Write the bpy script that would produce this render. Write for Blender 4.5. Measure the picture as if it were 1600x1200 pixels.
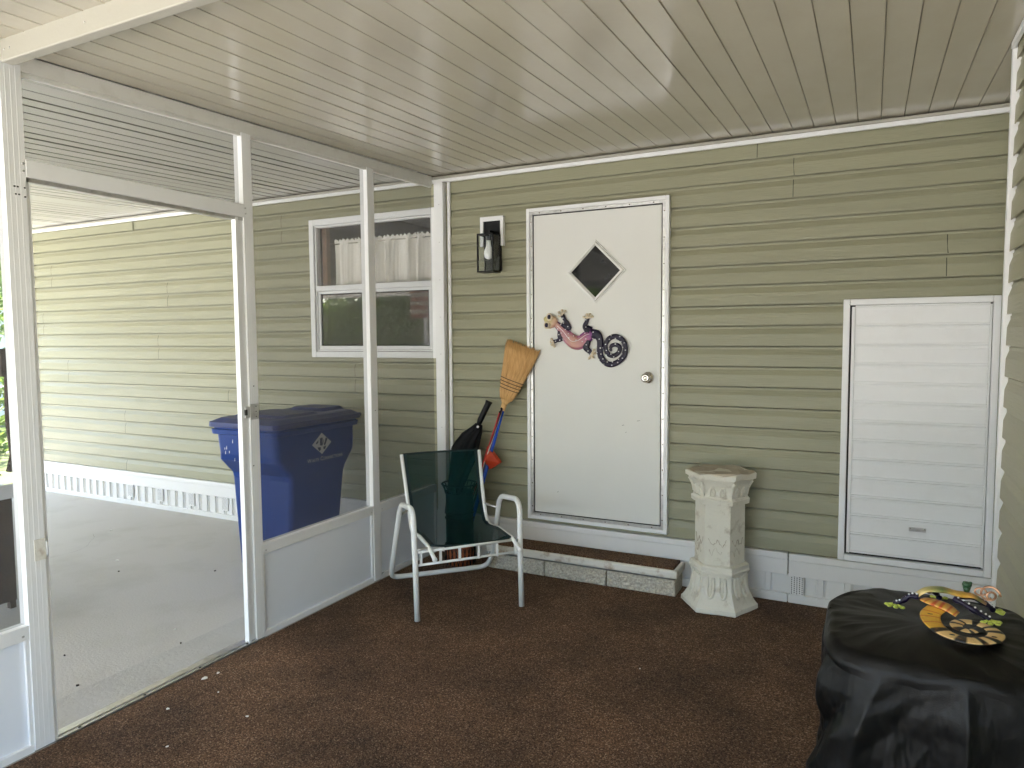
import bpy, bmesh, math, random
from mathutils import Vector, Matrix, noise
random.seed(7)
for o in list(bpy.data.objects): bpy.data.objects.remove(o)
scene = bpy.context.scene
C = bpy.data.collections.new("porch"); scene.collection.children.link(C)
R = math.radians
# ---------------------------------------------------------------- camera
cam_d = bpy.data.cameras.new("camera"); cam = bpy.data.objects.new("camera", cam_d); C.objects.link(cam)
cam.location = (2.547, -3.95, 1.420); cam.rotation_euler = (R(86.163), R(0.406), R(26.933))
cam_d.sensor_width = 36; cam_d.lens = 1102.4/1600*36; cam_d.clip_start = 0.02; cam_d.clip_end = 600
scene.camera = cam
# ---------------------------------------------------------------- light
SUN_EL, SUN_AZ = R(58), R(235)      # azimuth measured clockwise from +Y
w = bpy.data.worlds.new("World"); scene.world = w; w.use_nodes = True
nt = w.node_tree; nt.nodes.clear()
sky = nt.nodes.new('ShaderNodeTexSky'); sky.sky_type = 'NISHITA'; sky.sun_disc = False
sky.sun_elevation = SUN_EL; sky.sun_rotation = SUN_AZ
bg = nt.nodes.new('ShaderNodeBackground'); bg.inputs[1].default_value = 0.15
ow = nt.nodes.new('ShaderNodeOutputWorld'); nt.links.new(sky.outputs[0], bg.inputs[0]); nt.links.new(bg.outputs[0], ow.inputs[0])
sl = bpy.data.lights.new("sun", 'SUN'); sl.energy = 5.0; sl.angle = R(0.5); sl.color = (1, .95, .87)
so = bpy.data.objects.new("sun", sl); C.objects.link(so)
sd = Vector((math.sin(SUN_AZ)*math.cos(SUN_EL), math.cos(SUN_AZ)*math.cos(SUN_EL), math.sin(SUN_EL)))
so.rotation_euler = (-sd).to_track_quat('-Z', 'Y').to_euler(); so.location = sd*30
vs = scene.view_settings; vs.view_transform = 'Standard'; vs.look = 'None'; vs.gamma = 1; vs.exposure = 3.95
try:
    scene.cycles.max_bounces = 10; scene.cycles.diffuse_bounces = 7; scene.cycles.transparent_max_bounces = 12
except Exception: pass

# ---------------------------------------------------------------- materials
def mat(name, col, rough=.6, metal=0, var=0., vscale=8., vcol=None, bump=0., bscale=60., stretch=(1,1,1), spec=.5,
        wav=0., wscale=3., ramp=(.35,.65), trans=0., attr=None, coat=0., alpha=None):
    m = bpy.data.materials.new(name); m.use_nodes = True
    n = m.node_tree.nodes; L = m.node_tree.links; b = n['Principled BSDF']
    b.inputs['Base Color'].default_value = (*col, 1); b.inputs['Roughness'].default_value = rough
    b.inputs['Metallic'].default_value = metal; b.inputs['Specular IOR Level'].default_value = spec
    if trans: b.inputs['Transmission Weight'].default_value = trans
    if coat: b.inputs['Coat Weight'].default_value = coat
    tc = n.new('ShaderNodeTexCoord'); mp = n.new('ShaderNodeMapping'); L.new(tc.outputs['Object'], mp.inputs[0]); mp.inputs['Scale'].default_value = stretch
    src = None
    if attr:
        a = n.new('ShaderNodeAttribute'); a.attribute_name = attr; src = a.outputs['Color']
    if var:
        t = n.new('ShaderNodeTexNoise'); t.inputs['Scale'].default_value = vscale; t.inputs['Detail'].default_value = 8; t.inputs['Roughness'].default_value = .62
        L.new(mp.outputs[0], t.inputs['Vector'])
        r = n.new('ShaderNodeValToRGB'); r.color_ramp.elements[0].position = ramp[0]; r.color_ramp.elements[1].position = ramp[1]
        r.color_ramp.elements[0].color = (0,0,0,1); r.color_ramp.elements[1].color = (1,1,1,1)
        L.new(t.outputs['Fac'], r.inputs[0])
        mul = n.new('ShaderNodeMath'); mul.operation = 'MULTIPLY'; mul.inputs[1].default_value = var; L.new(r.outputs[0], mul.inputs[0])
        mx = n.new('ShaderNodeMixRGB'); L.new(mul.outputs[0], mx.inputs[0])
        if src: L.new(src, mx.inputs[1])
        else: mx.inputs[1].default_value = (*col, 1)
        mx.inputs[2].default_value = (*(vcol or tuple(c*.6 for c in col)), 1); src = mx.outputs[0]
    if src: L.new(src, b.inputs['Base Color'])
    prev = None
    if wav:
        t2 = n.new('ShaderNodeTexNoise'); t2.inputs['Scale'].default_value = wscale; t2.inputs['Detail'].default_value = 1
        L.new(mp.outputs[0], t2.inputs['Vector']); bp = n.new('ShaderNodeBump'); bp.inputs['Strength'].default_value = wav; bp.inputs['Distance'].default_value = .05
        L.new(t2.outputs['Fac'], bp.inputs['Height']); prev = bp
    if bump:
        t3 = n.new('ShaderNodeTexNoise'); t3.inputs['Scale'].default_value = bscale; t3.inputs['Detail'].default_value = 6
        L.new(mp.outputs[0], t3.inputs['Vector']); bp = n.new('ShaderNodeBump'); bp.inputs['Strength'].default_value = bump; bp.inputs['Distance'].default_value = .005
        L.new(t3.outputs['Fac'], bp.inputs['Height'])
        if prev: L.new(prev.outputs[0], bp.inputs['Normal'])
        prev = bp
    if prev: L.new(prev.outputs[0], b.inputs['Normal'])
    return m
def see_through(name, col, alpha, rough=.6):
    m = bpy.data.materials.new(name); m.use_nodes = True; n = m.node_tree.nodes; L = m.node_tree.links; n.clear()
    o = n.new('ShaderNodeOutputMaterial'); t = n.new('ShaderNodeBsdfTransparent'); d = n.new('ShaderNodeBsdfDiffuse'); d.inputs[0].default_value = (*col, 1)
    mx = n.new('ShaderNodeMixShader'); mx.inputs[0].default_value = alpha
    L.new(t.outputs[0], mx.inputs[1]); L.new(d.outputs[0], mx.inputs[2]); L.new(mx.outputs[0], o.inputs[0]); return m
def pane_mat(name, tint=(.9,.93,.92), refl=.05):
    m = bpy.data.materials.new(name); m.use_nodes = True; n = m.node_tree.nodes; L = m.node_tree.links; n.clear()
    o = n.new('ShaderNodeOutputMaterial'); t = n.new('ShaderNodeBsdfTransparent'); t.inputs[0].default_value = (*tint, 1)
    g = n.new('ShaderNodeBsdfGlossy'); g.inputs['Roughness'].default_value = .02
    lw = n.new('ShaderNodeLayerWeight'); lw.inputs[0].default_value = .5
    pw = n.new('ShaderNodeMath'); pw.operation = 'POWER'; pw.inputs[1].default_value = 5; L.new(lw.outputs['Facing'], pw.inputs[0])
    mu = n.new('ShaderNodeMath'); mu.operation = 'MULTIPLY_ADD'; mu.inputs[1].default_value = .9; mu.inputs[2].default_value = refl; L.new(pw.outputs[0], mu.inputs[0])
    mx = n.new('ShaderNodeMixShader'); L.new(mu.outputs[0], mx.inputs[0]); L.new(t.outputs[0], mx.inputs[1]); L.new(g.outputs[0], mx.inputs[2]); L.new(mx.outputs[0], o.inputs[0]); return m

M = {}
M['siding'] = mat('olive vinyl siding', (.305,.295,.196), .40, var=.55, vscale=6, vcol=(.252,.247,.165), bump=.4, bscale=110, stretch=(.12,.12,1.5), spec=.42)
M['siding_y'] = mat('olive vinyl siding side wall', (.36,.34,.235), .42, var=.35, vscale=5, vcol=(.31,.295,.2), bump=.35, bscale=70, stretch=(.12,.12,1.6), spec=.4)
M['white'] = mat('white painted aluminium', (.79,.79,.79), .38, var=.25, vscale=7, vcol=(.62,.615,.59), ramp=(.5,.8), bump=.05, bscale=200)
M['white_vinyl'] = mat('white vinyl skirting', (.72,.71,.69), .45, var=.3, vscale=9, vcol=(.64,.62,.57), ramp=(.5,.8), bump=.08, bscale=120)
M['kick'] = mat('white kick panel', (.80,.83,.89), .4, var=.3, vscale=4, vcol=(.70,.73,.78), ramp=(.45,.8))
M['ceiling'] = mat('glossy cream roof pans', (.47,.435,.355), .15, var=.45, vscale=3.5, vcol=(.385,.345,.265), wav=.10, wscale=1.6, bump=.04, bscale=25, stretch=(1,.5,1), spec=.62, ramp=(.4,.7))
M['groove_mid'] = mat('carport pan seam', (.17,.16,.14), .7)
M['ceiling_carport'] = mat('carport roof pans', (.58,.56,.52), .22, var=.3, vscale=3.0, vcol=(.52,.50,.44), wav=.05, wscale=1.2, stretch=(1,.4,1), spec=.7, ramp=(.4,.7))
M['groove'] = mat('roof pan seam', (.24,.21,.165), .5); M['groove_dark'] = mat('dark roof pan seam', (.10,.085,.06), .7)  # seam recesses coloured darker than the pans, some darkest
M['rail'] = mat('weathered white rail', (.66,.65,.61), .45, var=.5, vscale=14, vcol=(.50,.47,.41), ramp=(.52,.78), bump=.1, bscale=90)
M['beam'] = mat('weathered cream beam', (.39,.37,.315), .45, var=.5, vscale=14, vcol=(.36,.33,.27), ramp=(.52,.78), bump=.1, bscale=90)
M['door'] = mat('off white door paint', (.71,.705,.665), .45, var=.2, vscale=3, vcol=(.64,.63,.58), ramp=(.45,.8), wav=.04, wscale=5, bump=.03, bscale=150)
M['alum'] = mat('bare aluminium', (.62,.61,.60), .32, .9, var=.5, vscale=25, vcol=(.30,.29,.28), ramp=(.45,.7))
M['chrome'] = mat('satin nickel', (.66,.63,.58), .18, 1)
M['black'] = mat('black painted metal', (.006,.006,.0065), .5, spec=.25)
M['dark'] = mat('dark gap', (.02,.02,.02), .8)
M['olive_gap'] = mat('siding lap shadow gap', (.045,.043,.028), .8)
M['concrete'] = mat('carport concrete', (.43,.415,.385), .8, var=.6, vscale=1.9, vcol=(.325,.305,.26), ramp=(.50,.74), bump=.3, bscale=90)
M['concrete_patch'] = mat('patched concrete', (.40,.39,.365), .85, var=.6, vscale=4, vcol=(.33,.315,.285), ramp=(.4,.7), bump=.4, bscale=70)
M['block'] = mat('split face block', (.66,.61,.51), .9, var=.75, vscale=85, vcol=(.30,.27,.22), bump=1.0, bscale=150)
M['cap'] = mat('rust stained white cap', (.70,.67,.60), .6, var=.8, vscale=16, vcol=(.30,.17,.08), ramp=(.52,.72), bump=.3, bscale=80)
M['mortar'] = mat('grey mortar band', (.24,.23,.21), .9, var=.7, vscale=40, vcol=(.10,.09,.08), bump=.8, bscale=70)
M['plaster'] = mat('aged plaster', (.70,.67,.57), .85, var=.8, vscale=13, vcol=(.36,.29,.20), ramp=(.56,.74), bump=1.0, bscale=60)
M['plaster_top'] = mat('weathered plaster top', (.52,.47,.38), .85, var=.8, vscale=9, vcol=(.36,.29,.20), ramp=(.35,.7), bump=.35, bscale=60)
M['tube'] = mat('chipped white powder coat', (.83,.84,.83), .3, var=.4, vscale=22, vcol=(.45,.38,.30), ramp=(.66,.8), coat=.3)
M['bin'] = mat('blue bin plastic', (.004,.036,.20), .42, spec=.3, var=.35, vscale=7, vcol=(.010,.034,.13), bump=.12, bscale=45, ramp=(.4,.75))
M['binlid'] = mat('dusty blue lid plastic', (.016,.032,.15), .45, var=.6, vscale=6, vcol=(.05,.055,.09), spec=.35, bump=.12, bscale=50)
M['decal'] = mat('faded silver print', (.50,.50,.52), .6)
M['decal_dark'] = mat('dark blue print', (.02,.03,.09), .6)
M['cover'] = mat('black polyester cover', (.0042,.0042,.0042), .40, var=.5, vscale=9, vcol=(.012,.012,.0115), ramp=(.5,.8), bump=.2, bscale=500, spec=.22)
M['straw'] = mat('broom straw', (.74,.47,.20), .7, var=.6, vscale=30, vcol=(.50,.25,.07), stretch=(3,3,.4))
M['stitch'] = mat('dark broom stitching', (.03,.025,.02), .8)
M['blue'] = mat('bright blue handle', (.02,.09,.55), .25)
M['red'] = mat('red enamel handle', (.55,.04,.04), .3)
M['redcloth'] = mat('orange red nylon', (.62,.06,.015), .55, var=.4, vscale=20, vcol=(.38,.03,.01))
M['purple'] = mat('dark plum handle', (.05,.015,.06), .35)
M['nylon'] = mat('black umbrella nylon', (.004,.004,.005), .6, var=.5, vscale=25, vcol=(.008,.008,.009), spec=.2)
M['terra'] = mat('orange woven basket', (.42,.11,.03), .7, var=.7, vscale=60, vcol=(.10,.03,.015), bump=.8, bscale=120)
M['mesh_green'] = see_through('dark green sling mesh', (.006,.028,.028), .80)
M['hem_green'] = mat('dark green sling hem', (.004,.018,.020), .8)
M['screen'] = see_through('insect screen', (.13,.13,.13), .44)
M['screen_win'] = see_through('window insect screen', (.30,.28,.25), .20)
M['glass'] = pane_mat('window glass', (.985,.975,.965), .04)
M['glass_low'] = pane_mat('window glass lower sash', (.70,.66,.62), .17)
M['lampglass'] = pane_mat('lantern glass', (.97,.98,.98), .03)
M['doorglass'] = mat('dark interior pane', (.004,.004,.005), .05, spec=.45, var=.6, vscale=7, vcol=(.018,.018,.020))  # opaque black painted in place of the unlit rooms behind the panes
M['curtain'] = mat('cream curtain', (.86,.86,.82), .85, var=.15, vscale=30, bump=.2, bscale=300)
M['interior'] = mat('room walls', (.11,.065,.042), .8, var=.5, vscale=4)
M['bulb'] = mat('frosted bulb', (.85,.85,.84), .2)
M['art'] = mat('painted tin gecko', (.5,.2,.3), .3, attr='Col', var=.15, vscale=30, vcol=(.15,.04,.14), ramp=(.55,.75), spec=.2)
M['cream'] = mat('cream enamel', (.66,.56,.40), .35)
M['navy'] = mat('deep purple enamel', (.008,.004,.022), .35, spec=.3)
M['dot'] = mat('white enamel dots', (.8,.8,.82), .4)
M['orn'] = mat('painted tin yellow', (.78,.46,.10), .4, attr='Col', coat=.15, spec=.3, var=.35, vscale=55, vcol=(.42,.17,.04), ramp=(.52,.66))
M['lime'] = mat('lime toe enamel', (.50,.58,.10), .35)
M['wood'] = mat('dark brown timber', (.075,.045,.028), .8, var=.6, vscale=10, vcol=(.03,.02,.014), bump=.4, bscale=60)
M['grass'] = mat('lawn', (.08,.11,.035), .95, var=.7, vscale=1.6, vcol=(.13,.12,.05), bump=.8, bscale=40)
def leaf_mat():
    m = mat('leaf green', (.11,.17,.05), .55, var=.8, vscale=1.5, vcol=(.19,.23,.09)); n = m.node_tree.nodes; L = m.node_tree.links
    t = n.new('ShaderNodeBsdfTranslucent'); t.inputs[0].default_value = (.20,.30,.06,1); mx = n.new('ShaderNodeMixShader'); mx.inputs[0].default_value = .45
    o = n['Material Output']; L.new(n['Principled BSDF'].outputs[0], mx.inputs[1]); L.new(t.outputs[0], mx.inputs[2]); L.new(mx.outputs[0], o.inputs[0]); return m
M['leafmat'] = leaf_mat() #'leaf green', (.055,.105,.025), .6, var=.8, vscale=1.5, vcol=(.10,.15,.04))
M['bark'] = mat('bark', (.10,.075,.055), .9, bump=1, bscale=20)
M['roof'] = mat('grey shingle', (.16,.16,.16), .9, var=.5, vscale=20, bump=.5, bscale=40)
M['chip'] = mat('white paint chip', (.72,.70,.65), .7)
M['leaf_dry'] = mat('dry leaf', (.25,.15,.07), .8)
M['pebble'] = mat('dark grit', (.06,.05,.045), .9)
M['flagred'] = mat('flag red', (.42,.16,.15), .7); M['flagblue'] = mat('flag blue', (.02,.03,.16), .7)
def carpet_mat():
    m = bpy.data.materials.new('brown outdoor carpet'); m.use_nodes = True; n = m.node_tree.nodes; L = m.node_tree.links; b = n['Principled BSDF']
    tc = n.new('ShaderNodeTexCoord'); v = n.new('ShaderNodeTexVoronoi'); v.inputs['Scale'].default_value = 250; L.new(tc.outputs['Object'], v.inputs['Vector'])
    sp = n.new('ShaderNodeSeparateColor'); L.new(v.outputs['Color'], sp.inputs[0])
    r = n.new('ShaderNodeValToRGB'); e = r.color_ramp.elements; e[0].position = 0; e[0].color = (.038,.020,.010,1); e[1].position = 1; e[1].color = (.36,.26,.18,1)
    k = e.new(.5); k.color = (.118,.064,.034,1); k = e.new(.84); k.color = (.185,.112,.066,1); k = e.new(.94); k.color = (.26,.17,.108,1)
    L.new(sp.outputs[0], r.inputs[0])
    t = n.new('ShaderNodeTexNoise'); t.inputs['Scale'].default_value = 2.2; t.inputs['Detail'].default_value = 7; t.inputs['Roughness'].default_value = .65; L.new(tc.outputs['Object'], t.inputs['Vector'])
    r2 = n.new('ShaderNodeValToRGB'); r2.color_ramp.elements[0].position = .36; r2.color_ramp.elements[0].color = (.60,.57,.55,1); r2.color_ramp.elements[1].position = .68; r2.color_ramp.elements[1].color = (1.28,1.2,1.12,1)
    L.new(t.outputs['Fac'], r2.inputs[0]); mx = n.new('ShaderNodeMixRGB'); mx.blend_type = 'MULTIPLY'; mx.inputs[0].default_value = 1
    L.new(r.outputs[0], mx.inputs[1]); L.new(r2.outputs[0], mx.inputs[2]); L.new(mx.outputs[0], b.inputs['Base Color'])
    b.inputs['Roughness'].default_value = .92; b.inputs['Specular IOR Level'].default_value = .3
    bp = n.new('ShaderNodeBump'); bp.inputs['Strength'].default_value = 1; bp.inputs['Distance'].default_value = .004; L.new(v.outputs['Distance'], bp.inputs['Height']); bp.invert = True
    L.new(bp.outputs[0], b.inputs['Normal']); return m
M['carpet'] = carpet_mat()

# ---------------------------------------------------------------- mesh helpers
class MB:
    def __init__(s): s.mi = 0; s.bm = bmesh.new(); s.col = s.bm.loops.layers.float_color.new('Col')
    def faces(s, vs, fs, smooth=False, cols=None):
        bv = [s.bm.verts.new(v) for v in vs]
        for f in fs:
            try: fc = s.bm.faces.new([bv[i] for i in f])
            except ValueError: continue
            fc.smooth = smooth; fc.material_index = s.mi
            for l, i in zip(fc.loops, f): l[s.col] = (*(cols[i] if cols else (1,1,1)), 1)
        return s
    def box(s, x0, x1, y0, y1, z0, z1):
        v = [(x,y,z) for x in (x0,x1) for y in (y0,y1) for z in (z0,z1)]
        return s.faces(v, [(0,1,3,2),(4,6,7,5),(0,4,5,1),(2,3,7,6),(0,2,6,4),(1,5,7,3)])
    def bar(s, a, b, w, h, up=(0,0,1)):        # box beam from a to b
        a, b = Vector(a), Vector(b); d = (b-a).normalized(); u = Vector(up); sd_ = d.cross(u).normalized(); u = sd_.cross(d)
        v = []
        for p in (a, b):
            for i, j in ((-1,-1),(1,-1),(1,1),(-1,1)): v.append(p+sd_*w/2*i+u*h/2*j)
        return s.faces(v, [(3,2,1,0),(4,5,6,7),(0,1,5,4),(1,2,6,5),(2,3,7,6),(3,0,4,7)])
    def prism(s, pts, a, b, axis='Y'):         # polygon pts extruded between a and b along axis
        n = len(pts)
        def P(p, t): return (p[0], t, p[1]) if axis == 'Y' else ((t, p[0], p[1]) if axis == 'X' else (p[0], p[1], t))
        v = [P(p, a) for p in pts]+[P(p, b) for p in pts]
        return s.faces(v, [tuple(range(n)), tuple(range(2*n-1, n-1, -1))]+[(i, i+n, (i+1)%n+n, (i+1)%n) for i in range(n)])
    def tube(s, path, r, seg=10, closed=False, flat=None, cols=None, caps=True, fr=.35):
        P = [Vector(p) for p in path]; n = len(P); rr = r if isinstance(r, (list, tuple)) else [r]*n
        T = [((P[(i+1)%n]-P[i-1]) if closed else (P[min(i+1,n-1)]-P[max(i-1,0)])).normalized() for i in range(n)]
        N = T[0].orthogonal().normalized(); vs_ = []; cc = []
        if flat: N = Vector(flat)
        for i in range(n):
            if flat: N = Vector(flat)
            N = (N-T[i]*N.dot(T[i])).normalized(); B = T[i].cross(N)
            for k in range(seg):
                a = 2*math.pi*k/seg; q = fr if flat else 1
                vs_.append(P[i]+(N*math.cos(a)*q+B*math.sin(a))*rr[i]); cc.append(cols[i] if cols else (1,1,1))
        fs = [(i*seg+k, i*seg+(k+1)%seg, ((i+1)%n)*seg+(k+1)%seg, ((i+1)%n)*seg+k) for i in range(n if closed else n-1) for k in range(seg)]
        if not closed and caps: fs += [tuple(range(seg-1,-1,-1)), tuple((n-1)*seg+k for k in range(seg))]
        return s.faces(vs_, fs, True, cc)
    def rings(s, rings, smooth=False, cap=True, cols=None):
        n = len(rings[0]); v = [p for r_ in rings for p in r_]
        fs = [(i*n+k, i*n+(k+1)%n, (i+1)*n+(k+1)%n, (i+1)*n+k) for i in range(len(rings)-1) for k in range(n)]
        if cap: fs += [tuple(range(n-1,-1,-1)), tuple((len(rings)-1)*n+k for k in range(n))]
        return s.faces(v, fs, smooth, cols)
    def ball(s, c, r, sx=1, sy=1, sz=1, seg=12):
        c = Vector(c); rg = []
        for i in range(1, seg//2):
            t = math.pi*i/(seg//2); rg.append([c+Vector((math.cos(2*math.pi*k/seg)*math.sin(t)*r*sx, math.sin(2*math.pi*k/seg)*math.sin(t)*r*sy, -math.cos(t)*r*sz)) for k in range(seg)])
        return s.rings(rg, True)
    def build(s, name, m, parent=None, bevel=0, smooth_angle=None):
        bmesh.ops.recalc_face_normals(s.bm, faces=s.bm.faces)
        me = bpy.data.meshes.new(name); s.bm.to_mesh(me); s.bm.free(); [me.materials.append(M[q] if isinstance(q, str) else q) for q in (m if isinstance(m, (list, tuple)) else [m])]
        o = bpy.data.objects.new(name, me); C.objects.link(o)
        if parent: o.parent = parent
        if bevel:
            bv = o.modifiers.new('bevel', 'BEVEL'); bv.width = bevel; bv.segments = 2; bv.limit_method = 'ANGLE'; bv.angle_limit = R(40)
        return o
def studs(name, m, parent, items):     # one small rounded head per item
    for c_, r_, sx, sy, sz in items:
        b_ = MB(); b_.ball((0,0,0), r_, sx, sy, sz, 8); o_ = b_.build(name, m, parent); o_.location = c_
def tag(o, label, cat, group=None, kind=None):
    if label: o['label'] = label
    if cat: o['category'] = cat
    if group: o['group'] = group
    if kind: o['kind'] = kind
    return o
def thing(name, label, cat, loc=(0,0,0), group=None):
    o = bpy.data.objects.new(name, None); C.objects.link(o); o.empty_display_size = .1
    o['_loc'] = 0; del o['_loc']
    o.location = loc; return tag(o, label, cat, group)
def settle(o):      # children were modelled in world coordinates: keep them there under a moved Empty
    for ch in o.children: ch.location = Vector(ch.location)-o.location
def fillet(pts, r, n=6):
    P = [Vector(p) for p in pts]; out = [P[0]]
    for i in range(1, len(P)-1):
        a, b, c = P[i-1], P[i], P[i+1]; rr = r[i-1] if isinstance(r, (list,tuple)) else r
        d1 = (a-b); d2 = (c-b); q = min(rr, d1.length*.49, d2.length*.49); p1 = b+d1.normalized()*q; p2 = b+d2.normalized()*q
        for k in range(n+1):
            t = k/n; out.append(p1*(1-t)**2+b*2*t*(1-t)+p2*t*t)
    out.append(P[-1]); return out
def smooth_path(pts, n=6):
    P = [Vector(p) for p in pts]; P = [P[0]]+P+[P[-1]]; out = []
    for i in range(1, len(P)-2):
        for k in range(n):
            t = k/n; a, b, c, d = P[i-1:i+3]
            out.append(.5*((2*b)+(c-a)*t+(2*a-5*b+4*c-d)*t*t+(3*b-a-3*c+d)*t**3))
    out.append(P[-2]); return out
def lerp(a, b, t): return tuple(x+(y-x)*t for x, y in zip(a, b))
CZ = lambda y: 2.455+.034*y           # underside of the roof

# ---------------------------------------------------------------- ground
def sheet(name, x0, x1, y0, y1, z, m, n=1):
    b = MB(); b.faces([(x0,y0,z),(x1,y0,z),(x1,y1,z),(x0,y1,z)], [(0,1,2,3)]); return tag(b.build(name, m), None, None, kind='structure')
sheet('ground', -250, 250, -250, 250, -.10, 'grass')
b = MB(); b.box(-10.5, -.055, -13, -.0, -.09, -.030); b.mi = 1; rn = random.Random(12)
for x, y, a, n_ in ((-2.6,-.75,-.5,14),(-3.1,-1.3,.1,12)):   # hairline cracks
    p = Vector((x, y, -.0296)); pts = [p]
    for k in range(n_): a += rn.uniform(-.5,.5)*.6; p = p+Vector((math.cos(a), math.sin(a), 0))*rn.uniform(.03,.07); pts.append(p)
    for q0, q1 in zip(pts, pts[1:]):
        d_ = (q1-q0).normalized(); w_ = Vector((-d_.y, d_.x, 0))*rn.uniform(.0004,.0011); b.faces([q0-w_, q1-w_, q1+w_, q0+w_], [(0,1,2,3)])
tag(b.build('carport_floor', ['concrete', 'mortar']), None, None, kind='structure')
b = MB(); b.box(-.055, 6.5, -13, .0, -.09, -.006); tag(b.build('porch_slab', 'concrete'), None, None, kind='structure')
# narrow strip of patched slab beside the threshold
b = MB(); b.box(-.33, -.057, -7, -.03, -.0295, -.0215); tag(b.build('slab_strip', 'concrete_patch'), None, None, kind='structure')
sheet('porch_carpet', .012, 3.0, -4.35, -.004, .0, 'carpet')

# ---------------------------------------------------------------- siding
PITCH = .1089
def siding(mb, x0, x1, z0, z1, phase=.27, f=None):
    f = f or (lambda u, out, z: (u, -out, z))
    prof = []
    k = math.floor((z0-phase)/PITCH)
    while phase+k*PITCH < z1:
        zb = phase+k*PITCH
        for (o_, dz) in ((-.022,.0),(-.022,.0085),(.0135,.0080),(.0138,.0030),(.0165,.0026),(.0170,.005),(.0155,.064),(.0148,.067),(.0050,.094),(.0056,.1056),(-.022,.1060)):
            prof.append((o_, zb+dz))
        k += 1
    pr = [(o_, z) for o_, z in prof if z0 <= z <= z1]
    if not pr: return
    pr = [(pr[0][0], z0)]+pr+[(pr[-1][0], z1)]
    v = [f(x0, o_, z) for o_, z in pr]+[f(x1, o_, z) for o_, z in pr]; n = len(pr)
    mb.faces(v, [(i, i+1, n+i+1, n+i) for i in range(n-1)])
    # closed back and ends
    v2 = [f(x, o_, z) for x in (x0, x1) for o_, z in pr]+[f(x, -.06, z) for x in (x0, x1) for z in (z0, z1)]; n = len(pr)
    mb.faces(v2, [tuple(range(n))+(2*n+1, 2*n), tuple(range(n, 2*n))+(2*n+3, 2*n+2)])
house = thing('mobile_home', 'olive green sided mobile home with white skirting, door, window and side access panel', 'house')
mb = MB()
siding(mb, -4.53, -1.05, .24, 2.44); siding(mb, -1.05, 0.0, .24, 1.31); siding(mb, -1.05, 0.0, 2.235, 2.44); siding(mb, 0.0, 3.2, .24, 2.44)
# panel laps: dark strips coloured in for the shade of the gaps
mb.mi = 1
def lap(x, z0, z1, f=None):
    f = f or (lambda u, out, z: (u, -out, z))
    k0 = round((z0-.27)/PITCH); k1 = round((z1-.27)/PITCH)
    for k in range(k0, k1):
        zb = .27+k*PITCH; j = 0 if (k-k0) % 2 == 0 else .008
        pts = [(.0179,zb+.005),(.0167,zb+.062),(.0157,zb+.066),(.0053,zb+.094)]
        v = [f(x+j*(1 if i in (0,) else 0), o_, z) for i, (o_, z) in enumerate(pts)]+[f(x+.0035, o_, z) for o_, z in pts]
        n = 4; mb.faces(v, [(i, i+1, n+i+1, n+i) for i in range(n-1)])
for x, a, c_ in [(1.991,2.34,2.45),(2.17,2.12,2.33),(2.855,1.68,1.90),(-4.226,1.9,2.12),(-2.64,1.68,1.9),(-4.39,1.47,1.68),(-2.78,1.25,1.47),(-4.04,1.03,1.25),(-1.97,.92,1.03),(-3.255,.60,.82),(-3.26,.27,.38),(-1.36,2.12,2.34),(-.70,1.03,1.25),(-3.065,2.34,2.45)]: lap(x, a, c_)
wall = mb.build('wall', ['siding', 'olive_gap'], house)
# hanging strip at a loose lap
b = MB(); b.box(-3.058,-3.03,-.024,-.0165,2.335,2.41); b.build('loose_strip', 'siding', house)
# trim under the roof
b = MB(); b.box(-4.55, 3.1, -.034, -.016, 2.415, 2.442); b.build('eave_trim', 'white', house, .002)
b = MB(); b.box(.092, .112, -.028, -.0152, .271, 2.414); b.build('corner_trim', 'white', house, .002)
b = MB(); b.box(-4.575, -4.53, -.03, .06, .24, 2.414); b.build('end_trim', 'siding', house, .003)
# skirting
b = MB(); b.box(-4.56, 2.181, -.030, .05, .232, .268); b.build('skirt_cap', 'white_vinyl', house, .006)
b = MB(); b.box(2.186, 3.1, -.032, .05, .228, .266); b.build('skirt_cap', 'white_vinyl', house, .006)
b = MB(); b.box(-4.56, 2.181, -.022, .05, .148, .2315); b.build('skirt_band', 'white_vinyl', house, .003)
b = MB(); b.box(2.186, 3.1, -.024, .05, .144, .2275); b.build('skirt_band', 'white_vinyl', house, .003)
b = MB(); pr = []
x = -4.56
while x < 3.08:
    L_ = .0965 if x < -.3 else .1295; r0_, r1_ = (.034,.072) if x < -.3 else (.080,.112)
    for (a, o_) in ((0,-.004),(r0_,-.004),(r0_+.003,.0075),(r1_,.0075),(r1_+.003,-.004),(L_-.010,-.004),(L_-.009,-.009),(L_-.003,-.009),(L_-.002,-.004)):
        pr.append((x+a, -o_))
    x += L_
n = len(pr); v = [(x_, y_, z_) for z_ in (-.03,.149) for x_, y_ in pr]
b.faces(v, [(i, i+1, n+i+1, n+i) for i in range(n-1)]); b.build('skirt_panel', 'white_vinyl', house)
for q in ((-4.56,-.04,-.029,.010),(.02,2.181,.0,.045),(2.186,3.1,.0,.045)):
    b = MB(); b.box(q[0],q[1],-.022,.0,q[2],q[3]); b.build('skirt_track', 'white_vinyl', house, .002)
for vx in (2.228, -3.22, -2.83, -2.44, -2.05, .50):
    b = MB(); b.box(vx-.034, vx+.034, -.0168, -.004, .040, .149); b.mi = 1
    for i in range(5):
        for j in range(9):
            xx = vx-.026+i*.013; zz = .052+j*.0105+(.005 if i % 2 else 0)
            if zz < .142: b.faces([(xx-.0026,-.0172,zz),(xx,-.0172,zz-.0046),(xx+.0026,-.0172,zz),(xx,-.0172,zz+.0046)], [(0,1,2,3)])
    b.build('vent_panel', ['white_vinyl', 'dark'], house)
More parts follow.
